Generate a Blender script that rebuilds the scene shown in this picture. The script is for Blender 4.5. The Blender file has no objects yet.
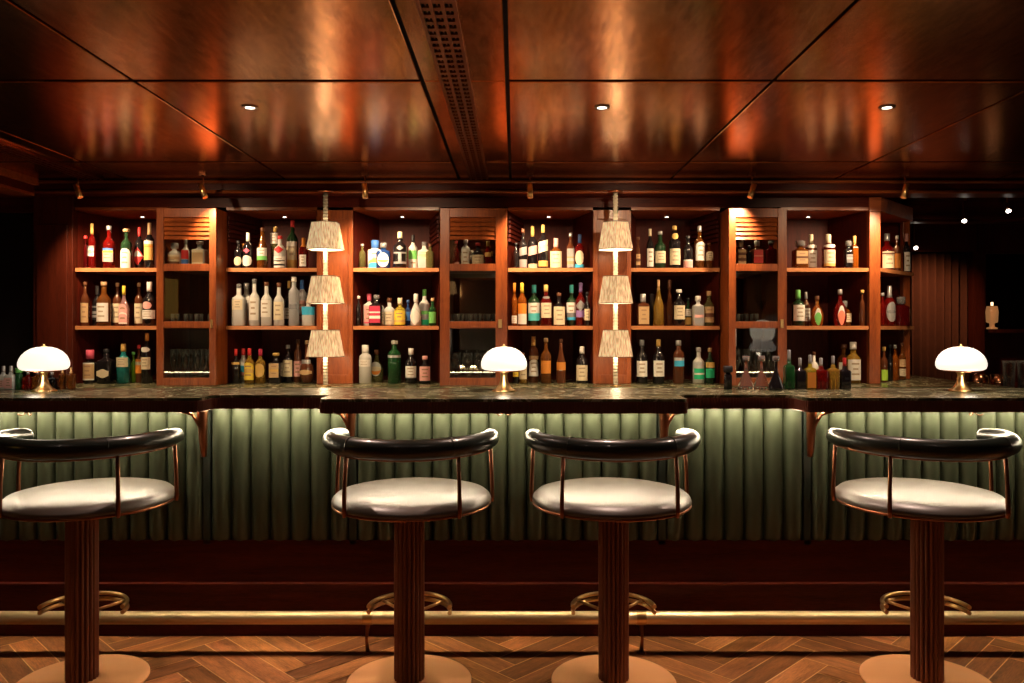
import bpy, bmesh, math, random
from mathutils import Vector, Matrix
random.seed(7)
PI = math.pi
sc = bpy.context.scene
COL = sc.collection
# ------------------------------------------------------------------ camera
# photo measured as 1024x683, focal length 800 px, camera 1.37 m up, looking along +Y
F, CX, CY, H = 800.0, 515.0, 328.0, 1.37
cam_d = bpy.data.cameras.new('camera'); cam = bpy.data.objects.new('camera', cam_d); COL.objects.link(cam)
cam.location = (0, 0, H); cam.rotation_euler = (PI/2, 0, 0)
cam_d.sensor_width = 36; cam_d.lens = 36*F/1024
cam_d.shift_x = -3/1024; cam_d.shift_y = -13.5/1024
cam_d.clip_start = .05; cam_d.clip_end = 60
sc.camera = cam
def X(px, D): return (px-CX)*D/F
def Z(py, D): return H-(py-CY)*D/F

# ------------------------------------------------------------------ materials
MATS = {}
def srgb(c):
    return tuple((v/12.92 if v <= .04045 else ((v+.055)/1.055)**2.4) for v in c)
def newmat(name):
    m = bpy.data.materials.new(name); m.use_nodes = True
    return m, m.node_tree, m.node_tree.nodes['Principled BSDF']
def mat(name, col=(.8,.8,.8), rough=.5, metal=0, trans=0, coat=0, emit=None, es=0, ior=1.45, sheen=0, noise=0, nscale=30, bump=0, bscale=200, spec=.5, var=.04):
    if name in MATS: return MATS[name]
    m, nt, b = newmat(name)
    b.inputs['Base Color'].default_value = (*col, 1)
    b.inputs['Roughness'].default_value = rough
    b.inputs['Metallic'].default_value = metal
    b.inputs['Transmission Weight'].default_value = trans
    b.inputs['Coat Weight'].default_value = coat
    b.inputs['Coat Roughness'].default_value = .08 if name != 'olive_seat_leather' else .34
    b.inputs['IOR'].default_value = ior
    b.inputs['Specular IOR Level'].default_value = spec
    if sheen: b.inputs['Sheen Weight'].default_value = sheen
    if emit:
        b.inputs['Emission Color'].default_value = (*emit, 1); b.inputs['Emission Strength'].default_value = es
    tc = nt.nodes.new('ShaderNodeTexCoord')
    n = nt.nodes.new('ShaderNodeTexNoise'); n.inputs['Scale'].default_value = nscale; n.inputs['Detail'].default_value = 4
    nt.links.new(tc.outputs['Object'], n.inputs['Vector'])
    if noise:
        mx = nt.nodes.new('ShaderNodeMix'); mx.data_type = 'RGBA'; mx.blend_type = 'MULTIPLY'
        mr = nt.nodes.new('ShaderNodeMapRange'); mr.inputs['To Min'].default_value = 1-noise; mr.inputs['To Max'].default_value = 1+noise
        nt.links.new(n.outputs['Fac'], mr.inputs['Value'])
        mx.inputs[0].default_value = 1; mx.inputs[6].default_value = (*col, 1)
        nt.links.new(mr.outputs['Result'], mx.inputs[7]); nt.links.new(mx.outputs[2], b.inputs['Base Color'])
    mr2 = nt.nodes.new('ShaderNodeMapRange'); mr2.inputs['To Min'].default_value = max(0, rough-var); mr2.inputs['To Max'].default_value = min(1, rough+var)
    if rough > .06:
        nt.links.new(n.outputs['Fac'], mr2.inputs['Value']); nt.links.new(mr2.outputs['Result'], b.inputs['Roughness'])
    if bump:
        n2 = nt.nodes.new('ShaderNodeTexNoise'); n2.inputs['Scale'].default_value = bscale; n2.inputs['Detail'].default_value = 3
        nt.links.new(tc.outputs['Object'], n2.inputs['Vector'])
        bp = nt.nodes.new('ShaderNodeBump'); bp.inputs['Strength'].default_value = bump; bp.inputs['Distance'].default_value = .002
        nt.links.new(n2.outputs['Fac'], bp.inputs['Height']); nt.links.new(bp.outputs['Normal'], b.inputs['Normal'])
    MATS[name] = m
    return m
def wood(name, dark, light, stretch=(1, 1, .06), scale=18, rough=.3, coat=.4, bump=.1, uv=False, tone=False, spec=.5, coatrough=.15, metal=0):
    if name in MATS: return MATS[name]
    m, nt, b = newmat(name); L = nt.links.new
    tc = nt.nodes.new('ShaderNodeTexCoord'); mp = nt.nodes.new('ShaderNodeMapping'); mp.inputs['Scale'].default_value = stretch
    L(tc.outputs['UV' if uv else 'Object'], mp.inputs['Vector'])
    n = nt.nodes.new('ShaderNodeTexNoise'); n.inputs['Scale'].default_value = scale; n.inputs['Detail'].default_value = 8; n.inputs['Distortion'].default_value = .6
    L(mp.outputs['Vector'], n.inputs['Vector'])
    n2 = nt.nodes.new('ShaderNodeTexNoise'); n2.inputs['Scale'].default_value = scale*9; n2.inputs['Detail'].default_value = 3
    L(mp.outputs['Vector'], n2.inputs['Vector'])
    cr = nt.nodes.new('ShaderNodeValToRGB'); cr.color_ramp.elements[0].position = .33; cr.color_ramp.elements[1].position = .68
    cr.color_ramp.elements[0].color = (*dark, 1); cr.color_ramp.elements[1].color = (*light, 1)
    mxf = nt.nodes.new('ShaderNodeMath'); mxf.operation = 'MULTIPLY_ADD'; mxf.inputs[1].default_value = .45
    mh = nt.nodes.new('ShaderNodeMath'); mh.operation = 'MULTIPLY'; mh.inputs[1].default_value = .55
    L(n.outputs['Fac'], mh.inputs[0]); L(n2.outputs['Fac'], mxf.inputs[0]); L(mh.outputs[0], mxf.inputs[2]); L(mxf.outputs[0], cr.inputs['Fac'])
    out = cr.outputs['Color']
    if tone:
        at = nt.nodes.new('ShaderNodeAttribute'); at.attribute_name = 'tone'
        mx = nt.nodes.new('ShaderNodeMix'); mx.data_type = 'RGBA'; mx.blend_type = 'MULTIPLY'; mx.inputs[0].default_value = 1
        L(out, mx.inputs[6]); L(at.outputs['Color'], mx.inputs[7]); out = mx.outputs[2]
    L(out, b.inputs['Base Color'])
    b.inputs['Roughness'].default_value = rough; b.inputs['Coat Weight'].default_value = coat; b.inputs['Coat Roughness'].default_value = coatrough
    b.inputs['Specular IOR Level'].default_value = spec; b.inputs['Metallic'].default_value = metal
    if bump:
        bp = nt.nodes.new('ShaderNodeBump'); bp.inputs['Strength'].default_value = bump; bp.inputs['Distance'].default_value = .002
        L(n2.outputs['Fac'], bp.inputs['Height']); L(bp.outputs['Normal'], b.inputs['Normal'])
    MATS[name] = m
    return m
def marble(name):
    m, nt, b = newmat(name); L = nt.links.new
    tc = nt.nodes.new('ShaderNodeTexCoord')
    n = nt.nodes.new('ShaderNodeTexNoise'); n.inputs['Scale'].default_value = 5; n.inputs['Detail'].default_value = 9; n.inputs['Distortion'].default_value = 2.2
    L(tc.outputs['Object'], n.inputs['Vector'])
    cr = nt.nodes.new('ShaderNodeValToRGB'); e = cr.color_ramp.elements
    e[0].position = .38; e[0].color = (.05, .06, .03, 1); e[1].position = .72; e[1].color = (.34, .31, .17, 1)
    x = e.new(.53); x.color = (.12, .12, .06, 1); x = e.new(.56); x.color = (.50, .44, .28, 1); x = e.new(.585); x.color = (.12, .12, .06, 1)
    L(n.outputs['Fac'], cr.inputs['Fac']); L(cr.outputs['Color'], b.inputs['Base Color'])
    b.inputs['Roughness'].default_value = .26
    MATS[name] = m; return m
def thin_glass(name, tint=(.97,.98,.97), refl=1.0, rough=.0, edge=0):
    # a thin clear wall: mirror reflection by Fresnel over plain see-through
    if name in MATS: return MATS[name]
    m = bpy.data.materials.new(name); m.use_nodes = True; nt = m.node_tree; nt.nodes.clear(); L = nt.links.new
    o = nt.nodes.new('ShaderNodeOutputMaterial'); mx = nt.nodes.new('ShaderNodeMixShader')
    t = nt.nodes.new('ShaderNodeBsdfTransparent'); t.inputs['Color'].default_value = (*tint, 1)
    g = nt.nodes.new('ShaderNodeBsdfGlossy'); g.inputs['Roughness'].default_value = rough
    fr = nt.nodes.new('ShaderNodeFresnel'); fr.inputs['IOR'].default_value = 1.5
    mu = nt.nodes.new('ShaderNodeMath'); mu.operation = 'MULTIPLY'; mu.use_clamp = True; mu.inputs[1].default_value = refl
    L(fr.outputs[0], mu.inputs[0]); L(mu.outputs[0], mx.inputs[0]); L(t.outputs[0], mx.inputs[1]); L(g.outputs[0], mx.inputs[2]); 
    out = mx.outputs[0]
    if edge:     # pale edge colour stands in for refracted highlights on the rims
        d = nt.nodes.new('ShaderNodeBsdfTranslucent'); d.inputs['Color'].default_value = (.9, .88, .82, 1)
        d2 = nt.nodes.new('ShaderNodeBsdfDiffuse'); d2.inputs['Color'].default_value = (.9, .88, .82, 1)
        ad = nt.nodes.new('ShaderNodeMixShader'); L(d.outputs[0], ad.inputs[1]); L(d2.outputs[0], ad.inputs[2])
        lw = nt.nodes.new('ShaderNodeLayerWeight'); lw.inputs['Blend'].default_value = .35
        m2 = nt.nodes.new('ShaderNodeMixShader'); mu2 = nt.nodes.new('ShaderNodeMath'); mu2.operation = 'MULTIPLY'; mu2.inputs[1].default_value = edge
        L(lw.outputs['Facing'], mu2.inputs[0]); L(mu2.outputs[0], m2.inputs[0]); L(out, m2.inputs[1]); L(ad.outputs[0], m2.inputs[2]); out = m2.outputs[0]
    L(out, o.inputs['Surface'])
    MATS[name] = m; return m

W_CAB = wood('mahogany', (.16, .028, .006), (.42, .105, .022), (3, 3, .25), 10, .36, .06, .12)
W_CABH = wood('mahogany_rail', (.16, .028, .006), (.42, .105, .022), (.25, 3, 3), 10, .36, .06, .12)
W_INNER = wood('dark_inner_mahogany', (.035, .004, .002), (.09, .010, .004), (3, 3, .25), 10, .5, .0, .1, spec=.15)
W_EDGE = wood('shelf_lipping', (.45, .15, .05), (.70, .30, .12), (.25, 3, 3), 10, .32, .3, .05)
W_DARK = wood('dark_mahogany', (.035, .004, .002), (.10, .013, .005), (.25, 3, 3), 9, .36, .0, .1, spec=.12)
W_CEIL = wood('lacquered_ceiling_veneer', (.34, .12, .04), (.80, .37, .15), (2.5, .5, 2.5), 16, .165, .0, .10, metal=.96, coatrough=.2)
W_FLOOR = wood('oak_parquet', (.20, .065, .020), (.78, .32, .115), (.35, 3, 1), 9, .34, .25, .2, uv=True, tone=True)
M_SEAM = mat('parquet_seam', (.85, .52, .25), .5)
M_MARBLE = marble('green_marble')
M_BLACK = mat('black_gap', (.004, .003, .003), .8)
M_RIB = mat('ribbed_bronze', (.16, .045, .025), .38, metal=.3)
M_LEATHER = mat('green_leather', (.020, .026, .020), .30, coat=.25, bump=.12, bscale=350, noise=.15, nscale=6)
M_SEAT = mat('olive_seat_leather', (.095, .072, .055), .44, coat=.6, spec=.9, bump=.1, bscale=350, noise=.12, nscale=6)
M_PANEL = mat('green_channel_leather', (.040, .050, .028), .42, coat=.05, bump=.12, bscale=250, noise=.25, nscale=7)
M_BRASS = mat('brass', (.80, .52, .22), .30, metal=1, nscale=4)
M_RAIL = mat('brushed_brass_rail', (1.0, .74, .40), .42, metal=.75, var=0)
M_BRONZE = mat('aged_bronze', (.30, .115, .055), .30, metal=1)
M_COLUMN = mat('bronze_column', (.27, .115, .07), .5, metal=.75, var=0)
M_BASE = mat('satin_bronze_plate', (1.0, .47, .20), .48, metal=.25)
M_STEEL = mat('polished_steel', (.6, .58, .55), .2, metal=1)
M_COPPER = mat('copper', (.75, .36, .20), .22, metal=1)
M_OPAL = mat('opal_glass_lit', (.9, .85, .78), .3, emit=(1, .86, .70), es=1.15)
M_STRIP = mat('warm_light_strip', (1, 1, 1), .5, emit=(1, .82, .56), es=190)
M_LENS = mat('lit_lamp_lens', (1, 1, 1), .5, emit=(1, .88, .72), es=14)
M_MIRROR = mat('cabinet_mirror', (.62, .58, .52), .03, metal=1)
M_PANE = thin_glass('cabinet_pane_glass', (.95, .96, .94), .8)
M_GLASS = thin_glass('drinking_glass', (.94, .95, .94), 2.0, edge=.5)
M_CREAM = mat('cream_counter_back', (.50, .42, .30), .4)
M_CURTAIN = mat('brown_curtain', (.085, .022, .008), .9, noise=.3)
M_WALL = wood('wall_panelling', (.045, .007, .003), (.11, .018, .007), (3, 3, .25), 8, .3, .4, .1)
M_DOOR = mat('doorway_dark', (.006, .004, .004), .4)  # near-black sheet stands in for the dark of the door opening
M_FABRIC = mat('cream_cord', (.88, .78, .60), .8, noise=.3, nscale=60)

# ------------------------------------------------------------------ mesh helpers
class MB:
    """collects geometry (with material slots) and links it as one mesh object"""
    def __init__(s): s.v = []; s.f = []; s.mi = []; s.sm = []; s.mats = []; s.cur = 0
    def use(s, m):
        if m not in s.mats: s.mats.append(m)
        s.cur = s.mats.index(m); return s
    def face(s, idx, smooth=False): s.f.append(tuple(idx)); s.mi.append(s.cur); s.sm.append(smooth)
    def box(s, x0, x1, y0, y1, z0, z1):
        b = len(s.v)
        s.v += [(x0,y0,z0),(x1,y0,z0),(x1,y1,z0),(x0,y1,z0),(x0,y0,z1),(x1,y0,z1),(x1,y1,z1),(x0,y1,z1)]
        for f in ((0,3,2,1),(4,5,6,7),(0,1,5,4),(1,2,6,5),(2,3,7,6),(3,0,4,7)): s.face([b+i for i in f])
        return s
    def prism(s, poly, z0, z1, smooth=False):
        n = len(poly); b = len(s.v)
        s.v += [(x,y,z0) for x,y in poly] + [(x,y,z1) for x,y in poly]
        s.face([b+i for i in range(n-1,-1,-1)]); s.face([b+n+i for i in range(n)])
        for i in range(n): j = (i+1) % n; s.face((b+i,b+j,b+n+j,b+n+i), smooth)
        return s
    def lathe(s, prof, c=(0,0,0), n=32, sx=1, sy=1, flute=0, square=0, cap=True, smooth=True, pleat=None):
        """prof: (r,z) from bottom to top"""
        b = len(s.v)
        for r, z in prof:
            for i in range(n):
                a = 2*PI*i/n; rr = r
                ca, sa = math.cos(a), math.sin(a)
                if square:
                    p = square; k = (abs(ca)**p+abs(sa)**p)**(-1/p); rr = r*k
                if flute and i % 2: rr = r-flute
                s.v.append((c[0]+rr*ca*sx, c[1]+rr*sa*sy, c[2]+z))
        for k in range(len(prof)-1):
            for i in range(n):
                j = (i+1) % n; s.face((b+k*n+i,b+k*n+j,b+(k+1)*n+j,b+(k+1)*n+i), smooth)
        if cap:
            s.face([b+i for i in range(n-1,-1,-1)]); t = b+(len(prof)-1)*n; s.face([t+i for i in range(n)])
        return s
    def tube(s, pts, r, n=12, cap=True, smooth=True):
        """r: number or list"""
        P = [Vector(p) for p in pts]; b = len(s.v); m = len(P)
        R = r if isinstance(r, (list, tuple)) else [r]*m
        up = None
        for k in range(m):
            t = (P[min(k+1,m-1)]-P[max(k-1,0)]).normalized()
            if up is None:
                up = Vector((0,0,1)) if abs(t.z) < .9 else Vector((0,1,0))
            a = (up - t*up.dot(t)).normalized(); up = a; c = t.cross(a)
            for i in range(n):
                q = 2*PI*i/n; s.v.append(tuple(P[k]+(a*math.cos(q)+c*math.sin(q))*R[k]))
        for k in range(m-1):
            for i in range(n):
                j = (i+1) % n; s.face((b+k*n+i,b+k*n+j,b+(k+1)*n+j,b+(k+1)*n+i), smooth)
        if cap:
            s.face([b+i for i in range(n-1,-1,-1)]); t = b+(m-1)*n; s.face([t+i for i in range(n)])
        return s
    def mesh(s, name, m=None):
        me = bpy.data.meshes.new(name); me.from_pydata(s.v, [], s.f)
        if s.mats:
            for q in s.mats: me.materials.append(q)
            me.polygons.foreach_set('material_index', s.mi)
        elif m: me.materials.append(m)
        me.polygons.foreach_set('use_smooth', s.sm)
        bm = bmesh.new(); bm.from_mesh(me); bmesh.ops.recalc_face_normals(bm, faces=bm.faces); bm.to_mesh(me); bm.free()
        me.update(); return me
    def build(s, name, m=None, parent=None, loc=(0,0,0), bevel=0, rz=0):
        o = bpy.data.objects.new(name, s.mesh(name, m)); COL.objects.link(o)
        o.location = loc; o.rotation_euler = (0,0,rz)
        if parent: o.parent = parent
        if bevel:
            md = o.modifiers.new('bevel', 'BEVEL'); md.width = bevel; md.segments = 2; md.limit_method = 'ANGLE'; md.angle_limit = math.radians(40)
        return o
def tag(o, label, cat, group=None, kind=None):
    o['label'] = label
    if cat: o['category'] = cat
    if group: o['group'] = group
    if kind: o['kind'] = kind
    return o
def struct(o): o['kind'] = 'structure'; return o
def empty(name, loc=(0,0,0), rz=0):
    o = bpy.data.objects.new(name, None); COL.objects.link(o); o.location = loc; o.rotation_euler = (0,0,rz); o.empty_display_size = .05
    return o
def copy_tree(o, parent=None):
    c = o.copy(); COL.objects.link(c)
    if parent: c.parent = parent
    for ch in list(o.children): copy_tree(ch, c)
    return c
def arc(cx, cy, r, a0, a1, n, z=0):
    return [(cx+r*math.cos(a0+(a1-a0)*i/n), cy+r*math.sin(a0+(a1-a0)*i/n), z) for i in range(n+1)]
def light(kind, name, loc, energy, color=(1,.75,.5), target=None, size=.02, angle=60, blend=.6, parent=None):
    d = bpy.data.lights.new(name, kind); d.energy = energy; d.color = color
    if kind == 'SPOT': d.spot_size = math.radians(angle); d.spot_blend = blend; d.shadow_soft_size = size
    if kind == 'POINT': d.shadow_soft_size = size
    if kind == 'AREA': d.size = size
    o = bpy.data.objects.new(name, d); COL.objects.link(o); o.location = loc
    if target is not None:
        v = Vector(target)-Vector(loc); o.rotation_euler = v.to_track_quat('-Z', 'Y').to_euler()
    return o
# ================================================================== THE ROOM
XL, XR, YF, YB, ZC = -3.62, 5.3, -2.5, 7.6, 2.33
# floor: herringbone parquet, every board drawn in one mesh
def herringbone():
    W, Lp = .10, .60
    v = []; f = []; tones = []; uvs = []
    c45 = math.sqrt(.5)
    def plank(x0, y0, w, h, horiz):
        g = .0022
        q = [(x0+g,y0+g),(x0+w-g,y0+g),(x0+w-g,y0+h-g),(x0+g,y0+h-g)]
        r = [((x-y)*c45, (x+y)*c45) for x, y in q]
        if all(a[0] < XL-.1 for a in r) or all(a[0] > XR+.1 for a in r) or all(a[1] < YF for a in r) or all(a[1] > YB for a in r): return
        r = [(min(max(a, XL), XR), min(max(b, YF), YB)) for a, b in r]
        b = len(v); v.extend((a, c, 0) for a, c in r); f.append((b,b+1,b+2,b+3))
        t = random.uniform(.38, 1.15); tt = (t, t*random.uniform(.9,1.0), t*random.uniform(.8,1.0)); tones.append(tt)
        o = random.uniform(0, 50), random.uniform(0, 50)
        L_, W_ = (w, h) if horiz else (h, w)
        if horiz: u = [(0,0),(L_,0),(L_,W_),(0,W_)]
        else: u = [(0,0),(0,W_),(L_,W_),(L_,0)]
        uvs.extend((a+o[0], c+o[1]) for a, c in u)
    for k in range(-110, 120):
        for m in range(-12, 12):
            ox, oy = k*W+m*2*Lp, k*W
            plank(ox, oy, Lp, W, True)
            plank(ox+Lp, oy+W-Lp, W, Lp, False)
    me = bpy.data.meshes.new('floor')
    n = len(v)
    v.extend([(XL,YF,-.002),(XR,YF,-.002),(XR,YB,-.002),(XL,YB,-.002)]); f.append((n,n+1,n+2,n+3)); tones.append((1,1,1)); uvs.extend([(0,0)]*4)
    me.from_pydata(v, [], f)
    ca = me.color_attributes.new('tone', 'FLOAT_COLOR', 'CORNER'); uv = me.uv_layers.new(name='UVMap')
    for p in me.polygons:
        for li in p.loop_indices:
            ca.data[li].color = (*tones[p.index], 1); uv.data[li].uv = uvs[li]
    me.materials.append(W_FLOOR); me.materials.append(M_SEAM); me.polygons[len(f)-1].material_index = 1
    o = bpy.data.objects.new('floor', me); COL.objects.link(o); struct(o)
herringbone()
def wallbox(name, *b, m=None): struct(MB().box(*b).build(name, m or M_WALL))
wallbox('wall_left', XL-.1, XL, YF, YB, 0, 2.6)
wallbox('wall_right', XR, XR+.1, YF, YB, 0, 2.6)
wallbox('wall_back', XL-.1, XR+.1, YB, YB+.1, 0, 2.6)
wallbox('wall_front', XL-.1, XR+.1, YF-.1, YF, 0, 2.6)
# ceiling of lacquered veneer panels with open joints
cb = MB()
hC = ZC-H
XS = [XL, -2.50, -1.485, -.362, -.03, 1.005, 2.06, 3.10, 4.2, XR]
YS = [YF, -1.45, .07, 1.59, 3.11, 4.63, 5.16, 6.4, YB]
cb.use(M_BLACK).box(XL, XR, YF, YB, ZC+.03, ZC+.06)
for i in range(len(XS)-1):
    for j in range(len(YS)-1):
        a, b_, c, d = XS[i], XS[i+1], YS[j], YS[j+1]
        mid = (i == 3)
        gx = .007; gy0 = .004 if mid else .016
        gy1 = gy0
        cb.use(W_CEIL)
        x0, x1, y0, y1 = a+gx, b_-gx, c+gy0, d-gy1
        bv = .003
        n = len(cb.v)
        cb.v += [(x0,y0,ZC+.028),(x1,y0,ZC+.028),(x1,y1,ZC+.028),(x0,y1,ZC+.028),(x0,y0,ZC+bv),(x1,y0,ZC+bv),(x1,y1,ZC+bv),(x0,y1,ZC+bv),
                 (x0+bv,y0+bv,ZC),(x1-bv,y0+bv,ZC),(x1-bv,y1-bv,ZC),(x0+bv,y1-bv,ZC)]
        cb.face((n+8,n+11,n+10,n+9))
        for q in range(4):
            r = (q+1) % 4
            cb.face((n+4+q,n+8+q,n+8+r,n+4+r)); cb.face((n+q,n+4+q,n+4+r,n+r))
struct(cb.build('ceiling'))
# bulkhead with mouldings above the back bar, left bulkhead
b = MB().use(W_DARK).box(XL, XR, 5.17, 5.34, 2.24, ZC).use(W_CABH)
b.tube([(XL+.01, 5.165, 2.315), (XR-.01, 5.165, 2.315)], .011, 8); b.tube([(XL+.01, 5.165, 2.25), (XR-.01, 5.165, 2.25)], .011, 8)
struct(b.build('trim_1'))
struct(MB().use(W_DARK).box(XL, -3.1, .5, 5.16, 2.24, ZC).use(W_CABH).box(-3.1, -3.07, .5, 5.16, 2.29, ZC).box(-3.25, -3.1, .5, 5.16, 2.222, 2.24).build('trim_2'))
struct(MB().use(W_DARK).box(XL, -2.92, 5.345, 5.5, 2.14, ZC).build('trim_3'))
# left end: panelled return, dark doorway
p = MB().use(M_WALL).box(-3.18, -2.92, 5.28, 5.42, 0, 2.24).use(M_WALL).box(-3.15, -2.95, 5.265, 5.28, .25, 2.05)
struct(p.build('wall_left_return', bevel=.004))
d1 = empty('door_1', (-3.4, 5.40, 0)); struct(d1)
MB().box(-.20, .215, 0, .04, 0, 2.14).build('doorway_dark_panel', M_DOOR, d1)
MB().box(-.22, -.20, -.03, .05, 0, 2.24).box(-.20, .215, -.03, .05, 2.14, 2.24).build('door_frame', W_DARK, d1)
# ---- ceiling vents
def vent(x0, x1, y0, y1, label):
    t = empty('ceiling_vent', ((x0+x1)/2, (y0+y1)/2, ZC)); w = (x1-x0)/2; l = (y1-y0)/2
    MB().box(-w, w, -l, l, -.002, -.0005).build('vent_backing', M_BLACK, t)
    f = MB()
    for u in (-1, -.33, .33, 1): f.box(u*w-.006, u*w+.006, -l, l, -.014, -.002)
    f.build('frame', M_BRONZE, t)
    n = int(2*l/.055)
    s = MB()
    for u in (-.66, 0, .66): s.box(u*w-.002, u*w+.002, -l, l, -.006, -.001)
    for k in range(n):
        y = -l+.02+k*.055
        for u in (-.66, 0, .66):
            s.box(u*w-w*.26, u*w+w*.26, y, y+.026, -.009, -.002)
    s.build('slats', M_BRONZE, t)
    tag(t, label, 'vent', 'linear ceiling vents')
vent(-.283, -.178, 1.2, 5.12, 'long slotted wooden air vent running down the middle of the ceiling')
vent(-2.75, -2.64, 2.0, 5.12, 'slotted wooden air vent along the left edge of the ceiling')
# ---- recessed downlights
def downlight(x, y, label, e, tgt=None, ang=70):
    t = empty('recessed_downlight', (x, y, ZC))
    MB().lathe([(.022,-.006),(.034,-.005),(.036,0),(.022,0)], n=24, cap=False).build('trim_ring', M_STEEL, t)
    MB().lathe([(.0215,-.002),(.0215,-.0005)], n=20).build('lens', M_LENS, t)
    tag(t, label, 'ceiling light', 'recessed ceiling downlights')
    light('SPOT', 'downlight_beam', (x, y, ZC-.015), e, (1,.70,.55), tgt or (x, y, 0), .03, ang, .7)
downlight(X(250, 3.475), 3.475, 'small round recessed ceiling downlight at the left', 75, None, 105)
downlight(X(602, 3.475), 3.475, 'small round recessed ceiling downlight over the bar middle', 75, None, 105)
downlight(X(887, 3.475), 3.475, 'small round recessed ceiling downlight at the right', 75, None, 105)
# ================================================================== FRONT BAR
DF = 3.56
TZ = 1.08
def rc(poly, r=.03):
    out = []; n = len(poly)
    for i in range(n):
        p = Vector(poly[i]); a = Vector(poly[i-1]); c = Vector(poly[(i+1) % n])
        u = (a-p); v = (c-p); lu, lv = u.length, v.length; rr = min(r, lu*.45, lv*.45)
        q0 = p+u/lu*rr; q1 = p+v/lv*rr
        for k in range(6):
            t = k/5; out.append(tuple(q0*(1-t)**2+p*2*t*(1-t)+q1*t*t))
    return out
XA, XB, XC, XD = -1.305, -.80, .706, 1.203
yS, yR, yM, yBk = 3.32, 3.462, 3.265, 3.87
outline = [(-3.0,yS),(XA,yS),(XA,yR),(XB,yR),(XB,yM),(XC,yM),(XC,yR),(XD,yR),(XD,yS),(3.35,yS),(3.35,yBk),(-3.0,yBk)]
wt = empty('bar_worktop', (0, 3.6, TZ)); off = Vector((0, 3.6))
ol = [(x, y-3.6) for x, y in rc(outline)]
MB().prism(ol, -.012, 0).build('stone_top', M_MARBLE, wt)
MB().prism(ol, -.060, -.012).build('edge_core', M_RIB, wt)
rb = MB()
for i in range(len(ol)):           # reeded edge
    a = Vector(ol[i]); c = Vector(ol[(i+1) % len(ol)]); L_ = (c-a).length
    if a.y > .2 or c.y > .2: continue
    n = max(1, round(L_/.0125))
    for k in range(n):
        p = a+(c-a)*((k+.5)/n); rb.lathe([(.0045,-.057),(.0045,-.014)], (p.x, p.y, 0), 6, smooth=False)
rb.build('reeded_edge', M_RIB, wt)
tag(wt, 'dark green marble bar top with a reeded bronze edge stepping in and out', 'bar top')
bar = empty('bar_counter', (0, DF, 0)); tag(bar, 'long bar front in green channelled leather above a mahogany base', 'bar counter')
MB().box(-3.0, 3.35, .085, .28, .02, 1.018).build('carcass', M_CREAM, bar)
MB().box(-3.0, 3.35, .02, .06, .0, .42).build('base_panel', W_DARK, bar)
MB().box(-3.0, 3.35, -.012, .02, .10, .235).build('kick_board', W_DARK, bar, bevel=.003)
MB().box(-3.0, 3.35, .0, .02, 0, .10).build('plinth', W_DARK, bar)
splits = [-3.0, X(205, DF), X(352, DF), X(663, DF), X(809, DF), 3.35]
pitch = .0845
for q in range(5):
    a, c = splits[q]+.016, splits[q+1]-.016
    n = max(1, round((c-a)/pitch)); w = (c-a)/n
    m = MB(); K = 8
    vs = []
    zs = [.395, .405, .425, .46, .7, 1.018]; dp = [0, .45, .8, 1, 1, 1]
    cols = []
    for i in range(n):
        for t in (0, .035, .12, .28, .5, .72, .88, .965)+((1,) if i == n-1 else ()):
            cols.append((a+(i+t)*w, .044*math.sin(PI*t)**.5 if .001 < t < .999 else -.022))
    base = len(m.v)
    for z, dpt in zip(zs, dp):
        for x, d in cols: m.v.append((x, .052-d*dpt-.006*dpt, z))
    nc = len(cols)
    for r in range(len(zs)-1):
        for k in range(nc-1): m.face((base+r*nc+k, base+r*nc+k+1, base+(r+1)*nc+k+1, base+(r+1)*nc+k), True)
    m.build('channelled_panel', M_PANEL, bar)
for q in range(1, 5):
    x = splits[q]
    MB().box(x-.016, x+.016, .02, .084, .40, 1.018).build('divider_strip', M_LEATHER, bar)
    br = MB().tube([(x, -.012, .80), (x, -.018, .84), (x, -.028, .95), (x, -.03, 1.0), (x, -.03, 1.018)], [.012, .016, .021, .024, .026], 10)
    sg = -1 if q in (1, 2) else 1
    br.tube([(x, -.03, .90), (x+sg*.018, -.04, .955), (x+sg*.035, -.06, .993), (x+sg*.07, -.09, 1.008)], [.006,.007,.007,.006], 8)
    br.build('bracket', M_BRONZE, bar)['label'] = 'cast bronze bracket under the bar top'
for px in (28, 504, 973):
    x = X(px, 3.5)
    hk = MB().box(x-.006, x+.006, -.075, -.063, 1.0, 1.019)
    for sg in (-1, 1):
        hk.tube([(x, -.069, 1.005), (x+sg*.01, -.071, .993), (x+sg*.022, -.078, .989), (x+sg*.03, -.085, .997)], .0028, 6)
    hk.build('coat_hook', M_BRONZE, bar)
ls = MB()
for a, c in ((-2.95, 3.3),): ls.box(a, c, -.050, -.040, 1.0155, 1.0195)
ls.build('light_strip', M_STRIP, bar)['label'] = 'warm glowing light strip'
# bartender side
MB().box(-3.0, 3.35, .28, .30, .72, 1.015).build('rear_fascia', M_CREAM, bar)
MB().box(-2.9, 3.2, .302, .309, 1.013, 1.0195).build('rear_fill_strip', mat('rear_fill_glow', (1,1,1), .5, emit=(1,.8,.5), es=45), bar)  # glowing strip added to brighten the rear fascia in the mirrors
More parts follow.
